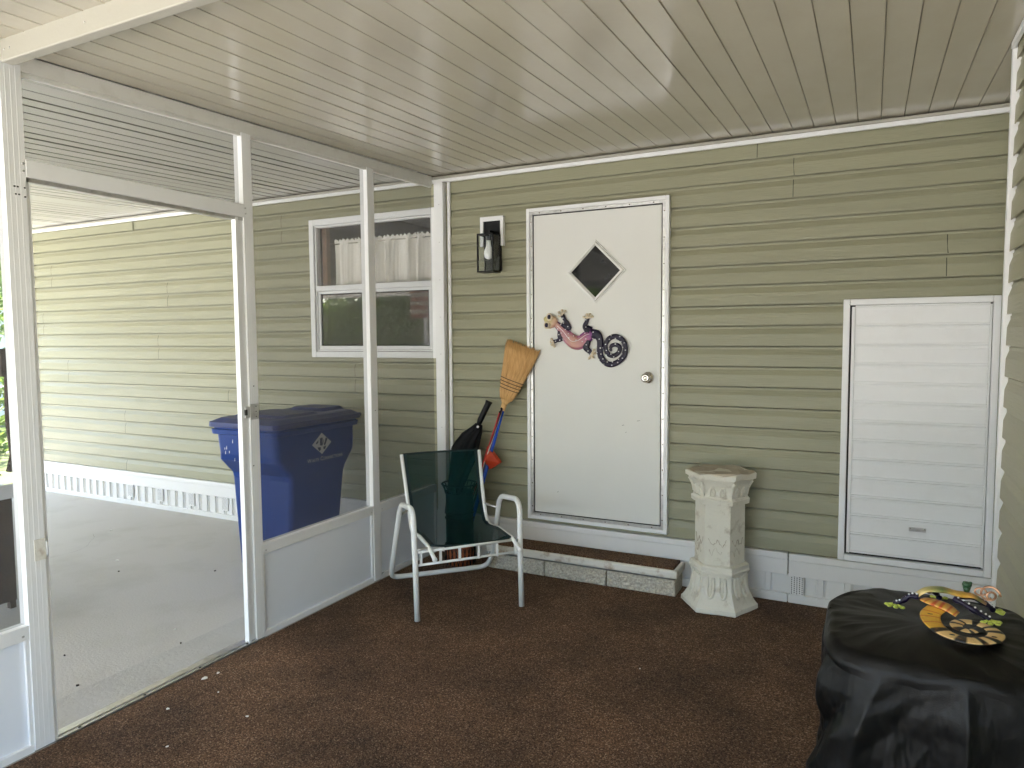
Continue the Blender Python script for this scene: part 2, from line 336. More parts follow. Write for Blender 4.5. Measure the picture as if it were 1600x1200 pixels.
# house roof mass above (blocks the sun) and body behind
for q in ((-4.53,-1.25),(.15,8)):
    b = MB(); b.box(q[0],q[1],.07,.12,-.05,2.6); b.build('wall_backing', 'interior', house)
b = MB(); b.box(-4.9, 8.2, .02, 4.8, 2.60, 2.68); b.build('roof', 'roof', house)

# ---- window
def ring(mb, x0, x1, z0, z1, w_, y0, y1, wb=None):
    wb = wb or w_
    mb.box(x0, x0+w_, y0, y1, z0, z1); mb.box(x1-w_, x1, y0, y1, z0, z1); mb.box(x0+w_, x1-w_, y0, y1, z1-w_, z1); mb.box(x0+w_, x1-w_, y0, y1, z0, z0+wb)
win = MB(); ring(win, -1.075, .015, 1.282, 2.263, .042, -.036, .01); window = win.build('window', 'white', house, .004)
b = MB(); ring(b, -1.031, -.029, 1.326, 2.219, .012, -.024, .02); b.box(-1.018,-.042,-.027,.02,1.755,1.792); b.build('frame', 'white', window, .002)
b = MB(); ring(b, -1.016, -.044, 1.339, 1.754, .020, -.018, .0, .024); b.build('lower_sash', 'white', window, .002)
b = MB(); b.box(-1.0165,-.0435,-.004,0.0,1.7925,2.2065); b.build('upper_pane', 'glass', window)
b = MB(); b.box(-.9955,-.0645,-.008,-.004,1.364,1.7335); b.build('lower_pane', 'glass_low', window)
b = MB(); b.faces([(-.99,-.0135,1.368),(-.07,-.0135,1.368),(-.07,-.0135,1.73),(-.99,-.0135,1.73)], [(0,1,2,3)]); b.build('half_screen', 'screen_win', window)
b = MB(); ring(b, -.995, -.065, 1.363, 1.734, .007, -.012, -.0085); b.build('gasket', 'dark', window)
b = MB(); nx = 150; vs_ = []
for j, z in enumerate((1.80, 1.86, 2.0, 2.085, 2.10, 2.125)):
    for i in range(nx+1):
        x = -.93+.94*i/nx; ph = i*.30+2.6*noise.noise(Vector((i*.045,0,3))); a = (.024 if j < 4 else .010)*(1+.8*noise.noise(Vector((i*.1,j*.2,0))))
        vs_.append((x+.004*math.sin(j+i*.2), .075+a*math.sin(ph)+.003*math.sin(i*1.9), z+(.008*math.sin(i*1.1)+.004*math.sin(i*2.7) if j == 5 else 0)))
b.faces(vs_, [(j*(nx+1)+i, j*(nx+1)+i+1, (j+1)*(nx+1)+i+1, (j+1)*(nx+1)+i) for j in range(5) for i in range(nx)], True); b.build('curtain', 'curtain', window)
b = MB(); b.tube([(-1.03,.075,2.095),(.02,.075,2.095)], .005); b.build('curtain_rod', 'chrome', window)
b = MB(); # little room behind the window
b.box(-1.25,-1.2,.07,2.6,.4,2.5); b.box(.10,.15,.07,2.6,.4,2.5); b.box(-1.2,.10,2.55,2.6,.4,2.5); b.box(-1.2,.10,.07,2.55,.4,.45); b.box(-1.2,.10,.07,2.55,2.45,2.5)
b.build('room', 'interior', house)
b = MB(); b.box(-1.01,-.97,.03,.07,1.33,2.22); b.build('wooden_reveal', mat('stained timber', (.20,.10,.05), .6, var=.6, vscale=14, vcol=(.11,.05,.025)), window, .003)

# ---- door
fr = MB(); ring(fr, .664, 1.540, .292, 2.192, .022, -.046, -.005); frame = fr.build('door_frame', 'white', house, .003)
b = MB(); ring(b, .686, 1.518, .314, 2.170, .017, -.038, -.004); b.build('aluminium_flange', 'alum', frame, .001)
b = MB(); ring(b, .703, 1.501, .331, 2.153, .006, -.028, -.006); b.build('leaf_gap_shade', 'dark', frame)  # dark ring coloured in for the shaded gap around the door leaf
studs('screw', 'chrome', frame, [((x,-.0385,.37+i*.145), .005, 1, .5, 1) for i in range(13) for x in (.694,1.510)]+[((.75+i*.14,-.0385,z), .005, 1, .5, 1) for i in range(6) for z in (.322,2.162)])
b = MB(); b.box(.7095, 1.4945, -.034, -.008, .3375, 2.1465); door = b.build('door', 'door', house, .003)
cx, cz = 1.108, 1.795
def diamond(mb, ro, ri, y0, y1):
    o4 = [(cx-ro,cz),(cx,cz-ro),(cx+ro,cz),(cx,cz+ro)]; i4 = [(cx-ri,cz),(cx,cz-ri),(cx+ri,cz),(cx,cz+ri)]
    for k in range(4):
        q = [o4[k], o4[(k+1)%4], i4[(k+1)%4], i4[k]]; mb.prism(q, y0, y1)
b = MB(); diamond(b, .184, .172, -.041, -.0345); diamond(b, .1715, .160, -.052, -.0345); diamond(b, .1595, .150, -.046, -.0345); dfr = b.build('diamond_frame', 'door', door, .0015)
b = MB(); b.prism([(cx-.152,cz),(cx,cz-.152),(cx+.152,cz),(cx,cz+.152)], -.0395, -.0346); b.build('diamond_pane', 'doorglass', door)
b = MB()
kx, kz = 1.423, 1.183
def lathe(mb, prof, c_, axis='Y', seg=24):
    rg = []
    for r_, h in prof:
        ring_ = []
        for k in range(seg):
            a = 2*math.pi*k/seg
            ring_.append((c_[0]+r_*math.cos(a), c_[1]-h, c_[2]+r_*math.sin(a)) if axis == 'Y' else (c_[0]+r_*math.cos(a), c_[1]+r_*math.sin(a), c_[2]+h))
        rg.append(ring_)
    mb.rings(rg, True)
lathe(b, [(.034,.0),(.034,.004),(.029,.009),(.014,.012),(.012,.028),(.020,.036),(.0265,.046),(.0265,.054),(.022,.061),(.010,.064),(.0095,.0625),(.004,.0625)], (kx,-.0345,kz)); b.build('knob', 'chrome', door)
for q in ((1.27,.90,.012,.0012),(1.36,.93,.018,.001),(1.29,.86,.008,.001),(.86,.47,.010,.001)):
    b = MB(); b.prism([(q[0],q[1]),(q[0]+q[2],q[1]+.004),(q[0]+q[2],q[1]+.006),(q[0],q[1]+.003)], -.0346, -.0341); b.build('scuff', 'mortar', door)
# ---- white access panel
x0, x1, z0, z1 = 2.42, 3.075, .272, 1.594
fr = MB(); ring(fr, x0, x1, z0, z1, .030, -.042, -.005); pf = fr.build('access_panel_frame', 'white', house, .003)
b = MB(); b.box(2.4505,3.0445,-.018,-.010,.3025,1.5635); b.build('shadow_gap', 'dark', pf)
b = MB(); prf = []; z = .312; ph_ = (1.554-.312)/13
for k in range(13):
    zb = z+k*ph_
    for o_, dz in ((.022,.0),(.022,.003),(.0335,.004),(.0335,.012),(.029,.013),(.0285,.080),(.0300,ph_-.006),(.0300,ph_-.0002)): prf.append((o_, zb+dz))
n = len(prf); v = [(xx, -o_, zz) for xx in (2.474, 3.034) for o_, zz in prf]
b.faces(v, [(i, i+1, n+i+1, n+i) for i in range(n-1)]+[tuple(range(n)), tuple(range(n, 2*n))]); pan = b.build('access_panel', 'white', house)
for q in ((2.4585,2.4735,.312,1.556),(3.0345,3.0425,.312,1.556),(2.474,3.034,1.5545,1.5625)):
    b = MB(); b.box(q[0],q[1],-.037,-.0185,q[2],q[3]); b.build('edge_trim', 'white', pan, .0015)
b = MB(); b.box(2.734,2.806,-.037,-.0335,.455,.475); b.tube(fillet([(2.74,-.034,.470),(2.74,-.052,.468),(2.80,-.052,.468),(2.80,-.034,.470)], .006), .0035, 8); b.build('handle', 'alum', pan, .001)

# ---------------------------------------------------------------- roof with pans
roof = thing('porch_roof', 'cream metal pan roof over the porch and carport, seen from below', 'roof')
def pans(x0, x1, y0, y1, tw=.0009, gw=.0035, P_=.0985):
    b = MB(); g = []; pr = []; k = 0; rn = random.Random(21)
    x = x0
    while x < x1:
        t_ = rn.uniform(-tw, tw); x1_ = x+P_-gw-.0010; pr += [(x, .0020+t_), (x+P_*.5, .0022), (x1_, .0020-t_), (x1_+.0005, .0065), (x+P_-.0005, .0065)] if gw > .01 else [(x, .0020+t_), (x+P_*.5, .0022), (x1_, .0020-t_), (x1_+.0016, .0062), (x+P_-.0012, -.0004)]; k += 1
        if gw > .01 or k % 4 == 1: g.append(([(x1_+.0008, y0, CZ(y0)+.0062), (x+P_-.0008, y0, CZ(y0)+.0062), (x+P_-.0008, y1, CZ(y1)+.0062), (x1_+.0008, y1, CZ(y1)+.0062)], 1+(k*7 % 5 == 0 or gw < .01)))
        x += P_
    n = len(pr); ys = [y0+(y1-y0)*i/8 for i in range(9)]
    v = [(a, y, CZ(y)+h) for y in ys for a, h in pr]
    for mi, sel in ((0, [i for i in range(n-1) if i % 5 not in ((2, 3) if gw > .01 else (2,))]), (1, [i for i in range(n-1) if i % 5 in ((2, 3) if gw > .01 else (2,))])):
        b.mi = mi; b.faces(v, [(j*n+i, j*n+i+1, (j+1)*n+i+1, (j+1)*n+i) for j in range(8) for i in sel])
    for q, mi in g: b.mi = mi; b.faces(q, [(0,1,2,3)])
    return b
b = pans(.005, 3.6, -6.2, -.002)
b.build('roof_pans', ['ceiling', 'groove', 'groove_dark'], roof)
b = pans(-6.60, -.056, -6.2, -.002, .0020, .0125, .104)
b.build('roof_pans', ['ceiling_carport', 'groove_mid', 'groove_dark'], roof)
b = MB(); b.faces([(-6.68,-6.3,CZ(-6.3)+.08),(8,-6.3,CZ(-6.3)+.08),(8,.1,CZ(.1)+.08),(-6.68,.1,CZ(.1)+.08)], [(0,1,2,3)]); b.build('roof_top', 'white', roof)
for q in ((-6.66,8,-6.26,-6.20,2.15,2.32),(-6.66,-6.60,-6.1995,.0,2.20,2.40)):
    b = MB(); b.box(*q); b.build('fascia', 'white', roof, .003)
b = MB(); b.box(.065, 3.6, -2.632, -2.594, 2.300, 2.3725); beam = b.build('cross_beam', 'beam', roof, .004)
studs('screw', 'alum', beam, [((x,-2.6325,2.335), .004, 1, .5, 1) for x in (.09,.12,.5,1.1)])
# inner ceiling angle along the house
b = MB(); b.box(-5.9, 3.1, -.055, -.0345, 2.436, 2.448); b.build('ceiling_angle', 'beam', roof, .001)
# carport corner posts (outside the view)
for x, y in ((-6.55,-6.1),(-6.55,-3.1),(5.9,-6.1)):
    b = MB(); b.box(x-.04,x+.04,y-.04,y+.04,-.03,2.2); b.build('post', 'white', roof, .003)

# ---------------------------------------------------------------- right hand shed wall
shed = thing('storage_shed', 'olive sided shed wall with white corner strip at the right edge', 'shed')
mb = MB(); XR = 2.985
siding(mb, -5.0, -.945, .05, 2.44, .2855, lambda u, out, z: (XR-max(out, .001)*.9, u, z)); mb.build('wall', 'siding_y', shed)
b = MB(); b.box(2.958, 2.988, -.9445, -.915, .0, 2.425); b.build('corner_strip', 'white', shed, .003)
b = MB(); b.prism([(2.990,-.9145),(3.10,-.9145),(3.20,-.04),(3.094,-.04)], .0, 2.42, 'Z'); b.build('return_wall', 'white', shed)
b = MB(); b.box(2.952, 2.9655, -5.0, -.946, 2.392, 2.415); b.build('eave_trim', 'white', shed, .002)
b = MB(); b.box(3.05, 6.5, -4.98, -.92, .0, 2.2); b.build('shed_body', 'interior', shed)

# ---------------------------------------------------------------- screen enclosure
enc = thing('screen_enclosure', 'white aluminium screen wall with kick panels and an open doorway onto the carport', 'screen wall')
def post(x0, x1, y0, y1, z0, z1, flutes=False):
    b = MB(); b.box(x0, x1, y0, y1, z0, z1)
    if flutes:
        for k in range(1, 4):
            yy = y0+(y1-y0)*k/4; b.box(x1-.0005, x1+.0004, yy-.0025, yy+.0025, z0, z1)
    return b.build('post', 'white', enc, .002)
post(-.052, 0, -2.602, -2.536, 0, 2.332, True)
post(-.052, 0, -1.610, -1.558, 0, CZ(-1.58)-.055, True)
post(-.052, 0, -.722, -.662, 0, CZ(-.69)-.055)
post(.012, .078, -.060, -.035, .0, 2.41)
b = MB(); b.box(.0,.0765,-.0345,-.0165,.27,2.41); b.build('wall_channel', 'white', enc, .001)
b = MB(); b.box(-.045,-.010,-1.640,-1.6105,0,1.966); b.box(-.030,-.004,-1.6555,-1.6402,0,1.966); b.box(-.028,-.012,-1.6405,-1.6395,0,1.966); b.build('door_jamb', 'white', enc, .0015)
b = MB(); b.box(-.040,-.006,-2.5355,-2.522,0,1.966); b.build('door_jamb', 'white', enc, .0015)
# top beam following the roof
b = MB(); b.bar((-.0255,-4.9,CZ(-4.9)-.0275), (-.0255,-.06,CZ(-.06)-.0275), .050, .0545); b.build('top_rail', 'rail', enc, .0015); b = MB(); b.bar((-.014,-4.9,CZ(-4.9)-.062), (-.014,-.06,CZ(-.06)-.062), .020, .014); b.build('top_stop', 'rail', enc, .0015)
b = MB(); b.box(-.048,.002,-2.5355,-1.6105,1.968,2.026); hd = b.build('door_header', 'white', enc, .002)
b = MB(); b.box(-.040,-.006,-2.5355,-1.6105,1.953,1.9675); b.build('header_stop', 'alum', hd)
def rails(y0, y1, z0=.395, z1=.445):
    b = MB(); b.box(-.050,-.002,y0,y1,z0,z1); b.build('knee_rail', 'white', enc, .002)
    b = MB(); b.box(-.048,-.004,y0,y1,-.005,.022); b.build('sole_rail', 'white', enc, .002)
    b = MB(); b.box(-.030,-.018,y0,y1,.0225,z0-.0005); b.build('kick_panel', 'kick', enc)
    for ya in (y0, y1-.012):
        b = MB(); b.box(-.0175,-.006,ya,ya+.012,.0225,z0-.0005); b.build('panel_bead', 'white', enc)
    studs('screw', 'alum', enc, [((-.0015,y,(z0+z1)/2-.008), .005, .4, 1, 1) for y in (y0+.02, y1-.02)])
rails(-1.5575,-.7225); rails(-.6615,-.05); rails(-4.9,-2.6025)
def scr(y0, y1, z0, z1a, z1b):
    b = MB(); v = [(x, y, z) for x in (-.0265,-.0255) for y, z in ((y0,z0),(y1,z0),(y1,z1b),(y0,z1a))]
    b.faces([(-.026,y0,z0),(-.026,y1,z0),(-.026,y1,z1b),(-.026,y0,z1a)], [(0,1,2,3)]); b.build('screen', 'screen', enc)
T = lambda y: CZ(y)-.055
scr(-1.5575,-.7225,.445,T(-1.55),T(-.72)); scr(-.6615,-.03,.445,T(-.66),T(-.03)); scr(-2.5355,-1.611,2.0265,T(-2.53),T(-1.6)); scr(-4.9,-2.6025,.445,T(-4.9),T(-2.6))
b = MB(); b.box(-.054,.008,-2.5355,-1.6105,-.005,.006); b.box(-.016,-.010,-2.5355,-1.6105,.0055,.010); th = b.build('threshold', 'alum', enc, .001)
studs('screw', 'dark', th, [((.0,-2.45+i*.26,.0065), .006, 1, 1, .4) for i in range(4)])
# strike plate and hinge plate
b = MB(); b.box(.0005,.0035,-1.612,-1.562,1.045,1.118); b.mi = 1
for z in (1.058,1.082,1.106): b.ball((.004,-1.578,z), .0035, .4, 1, 1, 8)
sp = b.build('strike_plate', ['alum', 'dark'], enc, .001)
b = MB(); b.box(-.010,.003,-1.640,-1.6125,1.055,1.108); b.mi = 1; b.box(-.004,.0045,-1.6405,-1.628,1.068,1.095); b.build('strike_keeper', ['alum', 'dark'], sp, .002)
b = MB(); b.box(.0022,.0045,-2.575,-2.5365,.66,.735); hp = b.build('hinge_plate', 'cap', enc, .001)
b = MB(); b.tube([(.002,-2.532,.67),(.002,-2.532,.72)], .004, 8); b.build('hinge_pin', 'white', hp)
studs('screw_hole', 'dark', enc, [((.0012,y,z), .0035, .4, 1, 1) for y, z in ((-2.575,1.93),(-2.565,1.93),(-2.572,1.905),(-2.562,1.905),(-2.543,1.93),(-2.543,1.90),(-1.585,1.20),(-1.60,.83),(-.69,1.0))])
studs('screw', 'alum', enc, [((.0022,y,z), .005, .5, 1, 1) for y, z in ((-2.545,2.01),(-2.545,1.985),(-1.602,2.01),(-1.602,1.985))]+[((.05,-.0605,.35+k*.24), .004, 1, .5, 1) for k in range(9)])

# ---------------------------------------------------------------- doorstep
step = thing('doorstep', 'low block doorstep topped with brown carpet below the white door', 'step', (1.06,-.12,0))
random.seed(3)
def rough_block(x0, x1, y0, y1, z0, z1):
    b = MB(); nx_ = max(3, int((x1-x0)/.006)); nz = 15; v = []
    for j in range(nz+1):
        for i in range(nx_+1):
            x = x0+(x1-x0)*i/nx_; z = z0+(z1-z0)*j/nz
            e = 0 if i in (0,nx_) or j in (0,nz) else 1
            v.append((x, y0-e*(.006+.008*noise.noise(Vector((x*38,z*45,1)))+.006*noise.noise(Vector((x*95,z*95,5)))), z))
    N_ = (nx_+1)*(nz+1)
    fs = [(j*(nx_+1)+i, j*(nx_+1)+i+1, (j+1)*(nx_+1)+i+1, (j+1)*(nx_+1)+i) for j in range(nz) for i in range(nx_)]
    b.faces(v, fs); b.box(x0, x1, y0+.0005, y1, z0, z1); return b.build('block', 'block', step)
rough_block(.468,.845,-.205,-.04,0,.088); rough_block(.853,1.232,-.205,-.04,0,.088); rough_block(1.240,1.628,-.205,-.04,0,.088)
b = MB(); b.box(.475,1.622,-.200,-.035,.0885,.101); b.build('mortar_bed', 'mortar', step)
b = MB(); b.prism([(.462,-.222),(1.642,-.222),(1.642,-.03),(1.616,-.03),(1.616,-.196),(.488,-.196),(.488,-.03),(.462,-.03)], .1015, .147, 'Z'); b.build('cap_edge', 'cap', step, .010)
b = MB(); b.box(.4885,1.6155,-.1955,-.03,.1015,.1525); b.build('carpet_top', 'carpet', step, .004)
settle(step)

# ---------------------------------------------------------------- plaster pedestal
ped = thing('plaster_pedestal', 'cream hexagonal plaster column with a flared top beside the doorstep', 'pedestal', (1.859,-.199,0))
def hexr(r_, z, rot=5, sub=1, dz=0):
    out = []
    for k in range(6):
        a0, a1 = R(rot+60*k), R(rot+60*(k+1))
        for j in range(sub):
            t = j/sub; out.append((r_*(math.cos(a0)*(1-t)+math.cos(a1)*t), r_*(math.sin(a0)*(1-t)+math.sin(a1)*t), z))
    return out
def wear(rings_, amp):
    return [[Vector(p)*(1+amp*noise.noise(Vector(p)*14)) if True else p for p in r_] for r_ in rings_]
sub = 8
prof = [(.192,.0),(.199,.006),(.197,.026),(.190,.032),(.180,.044),(.165,.070),(.153,.100),(.146,.135),(.1425,.165),(.1420,.190)]
baseb = MB(); baseb.rings(wear([hexr(r_, z, sub=sub) for r_, z in prof], .03))
b = MB(); b.rings(wear([hexr(r_, z, sub=sub) for r_, z in [(.140,.1905),(.153,.193),(.156,.205),(.150,.214),(.152,.219),(.150,.232),(.135,.238)]], .01)); b.build('lower_moulding', 'plaster', ped)
b = MB(); b.rings(wear([hexr(r_, z, sub=sub) for r_, z in [(.1265,.2385),(.1260,.30),(.1262,.40),(.1260,.5535)]], .008)); shaftb = b
prof = [(.128,.554),(.147,.556),(.149,.578),(.143,.583),(.138,.588),(.137,.605),(.140,.630),(.149,.655),(.163,.676),(.169,.684)]
capb = MB(); capb.rings(wear([hexr(r_, z, sub=sub) for r_, z in prof], .02))
b = MB(); b.rings(wear([hexr(r_, z, sub=sub) for r_, z in [(.168,.6845),(.179,.687),(.181,.710),(.177,.7145)]], .02)); b.build('top_slab', 'plaster', ped)
b = MB(); b.rings(wear([hexr(r_, z, sub=sub) for r_, z in [(.174,.7149),(.172,.7165)]], .02)); b.build('top_surface', 'plaster_top', ped)
def on_face(k, t, z, prof_, out=0):   # point on face k, t across the face
    rr = prof_[-1][0]
    for (ra, za), (rb, zb) in zip(prof_, prof_[1:]):
        if za <= z <= zb: rr = ra+(rb-ra)*(z-za)/(zb-za)
    a0, a1 = R(5+60*k), R(5+60*(k+1)); p = Vector((rr*(math.cos(a0)*(1-t)+math.cos(a1)*t), rr*(math.sin(a0)*(1-t)+math.sin(a1)*t), z))
    m_ = (a0+a1)/2; return p+Vector((math.cos(m_), math.sin(m_), 0))*out
def inset(p): return p
cp = prof; bp_ = [(.197,.026),(.190,.032),(.180,.044),(.165,.070),(.153,.100),(.146,.135),(.1425,.165),(.1420,.190)]
b = capb
for k in range(6):
    for tc in (.32,.68):     # hooked arches on the capital
        b.tube(smooth_path([on_face(k, tc+d*.085, z, cp, .001) for d, z in ((-1,.597),(-1.15,.618),(-.6,.638),(.3,.640),(.9,.622),(.6,.604),(.1,.600),(-.1,.612),(.1,.620))], 3), .0058, 6)
    b.tube([on_face(k, t, .590, cp, .001) for t in (.2,.5,.8)], .003, 6)
    for tc in (.0,): b.tube([on_face(k, .02, z, cp, .001) for z in (.60,.63,.655,.672)], [.004,.007,.009,.008], 6)
b.build('capital', 'plaster', ped)
b = baseb
for k in range(6):
    for tc in (.30,.70):     # hanging loops on the base
        b.tube(smooth_path([on_face(k, tc+d*.10, z, bp_, .0015) for d, z in ((-1,.180),(-1,.14),(-1.0,.105),(-.3,.078),(.5,.082),(1.1,.110),(1,.15),(.9,.178))], 3), .0085, 6)
        b.tube(smooth_path([on_face(k, tc+d*.10, z, bp_, .0015) for d, z in ((-.15,.165),(-.2,.13),(0,.102),(.3,.125),(.2,.16))], 3), .004, 6)
    b.tube([on_face(k, t, .184, bp_, .004) for t in (.02,.22)], .0045, 6); b.tube([on_face(k, t, .184, bp_, .004) for t in (.80,.98)], .0045, 6)
b.build('base', 'plaster', ped, .001)
b = shaftb; b.mi = 1; rnd = random.Random(5)
for k in (4,5,3):    # swag-like crackle on the shaft
    pts = [on_face(k, .15+.7*i/14, .375-.035*math.sin(math.pi*((i*1.0/14)*2 % 1))+rnd.uniform(-.008,.008), [(.126,0),(.126,.6)], .0006) for i in range(15)]
    b.tube(pts, [rnd.uniform(.001,.003) for _ in pts], 5)
    pts = [on_face(k, .18+.5*i/9, .31-.02*math.sin(i)+rnd.uniform(-.01,.01), [(.126,0),(.126,.6)], .0004) for i in range(10)]
    b.tube(pts, [rnd.uniform(.0006,.002) for _ in pts], 5)
b.build('shaft', ['plaster', 'plaster_top'], ped)

# ---------------------------------------------------------------- patio chair
FL = Vector((.55,-1.107,0)); e1 = Vector((.6894,.7243,0)); e2 = Vector((.7243,-.6894,0))
def cu(u, f, z): return FL+e1*u+e2*f+Vector((0,0,z))-Vector((.45,-.70,0))
chair = thing('patio_chair', 'white tube patio chair with dark green mesh sling facing the camera', 'chair', (.45,-.70,0))
U1 = .566
path = [cu(.01,.0,.005), cu(.005,-.005,.30), cu(.0,-.02,.568), cu(.0,-.35,.520), cu(-.02,-.55,.115), cu(-.005,-.655,.016), cu(.10,-.660,.013),
        cu(.47,-.660,.013), cu(.575,-.655,.016), cu(.585,-.55,.115), cu(U1,-.35,.520), cu(U1,-.02,.568), cu(U1-.005,-.005,.30), cu(U1+.0,.0,.005)]
b = MB(); b.tube(fillet(path, [.0001,.085,.075,.05,.08,.08,.08,.08,.05,.075,.085,.0001], 8), .0145, 14); b.build('frame', 'tube', chair)
rail_l = []
rails_ = []
for s_, uu in ((0,.075),(1,.520)):
    p = fillet([cu(uu+(.02 if s_ == 0 else .025),.035,.318), cu(uu,-.01,.372), cu(uu,-.22,.368), cu(uu,-.44,.335), cu(uu-.0,-.52,.46), cu(uu+(-.02 if s_ == 0 else -.0),-.60,.748)], [.03,.03,.10,.10], 7)
    rails_.append(p); b = MB(); b.tube(p, .0105, 12); b.ball(p[0], .0135); b.build('side_rail', 'tube', chair)
for z0_, n_ in ((.350,1),(.284,1)):
    b = MB(); b.tube([cu(.015,-.008,z0_), cu(U1-.015,-.008,z0_+.012)], .0065, 10); b.build('crossbar', 'tube', chair)
for i in range(6):
    u_ = .035+.50*i/5; b = MB(); b.bar(cu(u_,-.008,.286), cu(u_,-.008,.352), .010, .018, up=tuple(e2)); b.build('rung', 'tube', chair)
for uu, ua in ((.0,.07),(U1,.525)):
    for q in (([cu(uu,-.405,.44), cu(ua-.004,-.505,.445)]), ([cu(uu,-.01,.36), cu(ua,-.01,.365)])):
        b = MB(); b.tube(q, .007, 8); b.build('bracket', 'alum', chair)
# sling, between the rails
def resample(p, n):
    L_ = [0]
    for a, c_ in zip(p, p[1:]): L_.append(L_[-1]+(c_-a).length)
    out = []
    for k in range(n+1):
        t = L_[-1]*k/n; i = max(j for j in range(len(L_)) if L_[j] <= t+1e-9); i = min(i, len(p)-2)
        out.append(p[i].lerp(p[i+1], (t-L_[i])/max(1e-9, L_[i+1]-L_[i])))
    return out
NS = 48; A = resample(rails_[0], NS)[4:]; B = resample(rails_[1], NS)[4:]; NS = len(A)-1; NU = 14; v = []
for i in range(NS+1):
    for j in range(NU+1):
        t = j/NU; p = A[i].lerp(B[i], .015+.97*t); sag = 4*t*(1-t)
        p = p+Vector((0,0,-.020*sag if i < NS*.45 else 0))-e2*(.022*sag if i > NS*.5 else .0)
        v.append(p+Vector((0,0,.008 if i < NS*.5 else 0)))
b = MB(); b.faces(v, [(i*(NU+1)+j, i*(NU+1)+j+1, (i+1)*(NU+1)+j+1, (i+1)*(NU+1)+j) for i in range(NS) for j in range(NU)], True); sling = b.build('sling', 'mesh_green', chair)
b = MB()
for j0 in (0, NU):
    pts = [v[i*(NU+1)+j0] for i in range(NS+1)]; c0 = v[NU//2]
    for i in range(NS):
        a, c_ = pts[i], pts[i+1]; w_ = (e1 if j0 == 0 else -e1)*.022; o2 = Vector((0,0,.0015))+e2*.0015
        b.faces([a+o2, a+w_+o2, c_+w_+o2, c_+o2], [(0,1,2,3)])
for i0 in (0, NS):
    pts = [v[i0*(NU+1)+j] for j in range(NU+1)]; b.tube(pts, .006, 8)
b.build('sling_hem', 'hem_green', sling)

# ---------------------------------------------------------------- wheeled bin
bn = thing('wheeled_bin', 'blue wheeled refuse bin with a printed diamond logo on the carport floor', 'bin', (-.78,-.58,-.03))
def rr(x0, x1, y0, y1, z, r_, n=5):
    out = []
    for cx_, cy_, a0 in ((x1-r_, y0+r_, -90),(x1-r_, y1-r_, 0),(x0+r_, y1-r_, 90),(x0+r_, y0+r_, 180)):
        for k in range(n+1):
            a = R(a0+90*k/n); out.append(Vector((cx_+r_*math.cos(a)+.78, cy_+r_*math.sin(a)+.58, z+.03)))
    return out
lv = [(-.030,-1.000,-.585,-.800,-.375,.03),(.0,-1.006,-.580,-.808,-.365,.03),(.30,-1.026,-.555,-.812,-.352,.03),(.55,-1.040,-.535,-.818,-.338,.03),(.585,-1.042,-.532,-.826,-.325,.03),(.68,-1.036,-.530,-.925,-.24,.04),(.72,-1.024,-.530,-.935,-.232,.04),(.84,-1.030,-.530,-.945,-.228,.04),
      (.842,-1.052,-.508,-.968,-.205,.045),(.872,-1.056,-.504,-.972,-.200,.045),(.874,-1.046,-.514,-.960,-.210,.045),(.885,-1.046,-.514,-.960,-.210,.045)]
b = MB(); b.rings([rr(x0,x1,y0,y1,z,r_) for z,x0,x1,y0,y1,r_ in lv]); binb = b
lv = [(.8855,-1.062,-.498,-.980,-.190,.05),(.890,-1.066,-.494,-.984,-.186,.05),(.916,-1.064,-.496,-.982,-.188,.05),(.921,-1.052,-.508,-.970,-.20,.05),(.938,-1.022,-.538,-.93,-.22,.05),(.942,-1.0,-.56,-.90,-.24,.05)]
b = MB(); b.rings([rr(x0,x1,y0,y1,z,r_) for z,x0,x1,y0,y1,r_ in lv])
b.rings([rr(x0,x1,y0,y1,z,r_) for z,x0,x1,y0,y1,r_ in [(.939,-.99,-.57,-.86,-.50,.05),(.956,-.97,-.59,-.84,-.52,.05)]])
b.rings([rr(x0,x1,y0,y1,z,r_) for z,x0,x1,y0,y1,r_ in [(.939,-.93,-.63,-.44,-.20,.03),(.962,-.91,-.65,-.42,-.22,.03)]])
lid = b.build('lid', 'binlid', bn, .004)
b = MB(); o_ = Vector((.78,.58,.03)); b.tube([Vector((-1.02,-.165,.900))+o_, Vector((-.54,-.165,.900))+o_], .014, 12)
for x in (-1.0,-.78,-.56): b.bar(Vector((x,-.21,.885))+o_, Vector((x,-.165,.90))+o_, .03, .02)
b.build('handle', 'binlid', bn)
b = MB(); b.bar(Vector((-.86,-.960,.60))+o_, Vector((-.86,-.83,.60))+o_, .0, .0) if False else None
b.tube([Vector((-.95,-.845,.63))+o_, Vector((-.62,-.845,.63))+o_], .012, 10); b.build('grab_bar', 'bin', bn)
for x in (-.99,-.56):
    b = MB(); prf_ = [(.02,-.022),(.10,-.022),(.115,-.012),(.115,.012),(.10,.022),(.02,.022)]
    b.rings([[Vector((x+h, -.36+r_*math.cos(2*math.pi*k/24), .085+r_*math.sin(2*math.pi*k/24)))+o_ for k in range(24)] for r_, h in prf_], True); b.build('wheel', 'black', bn)
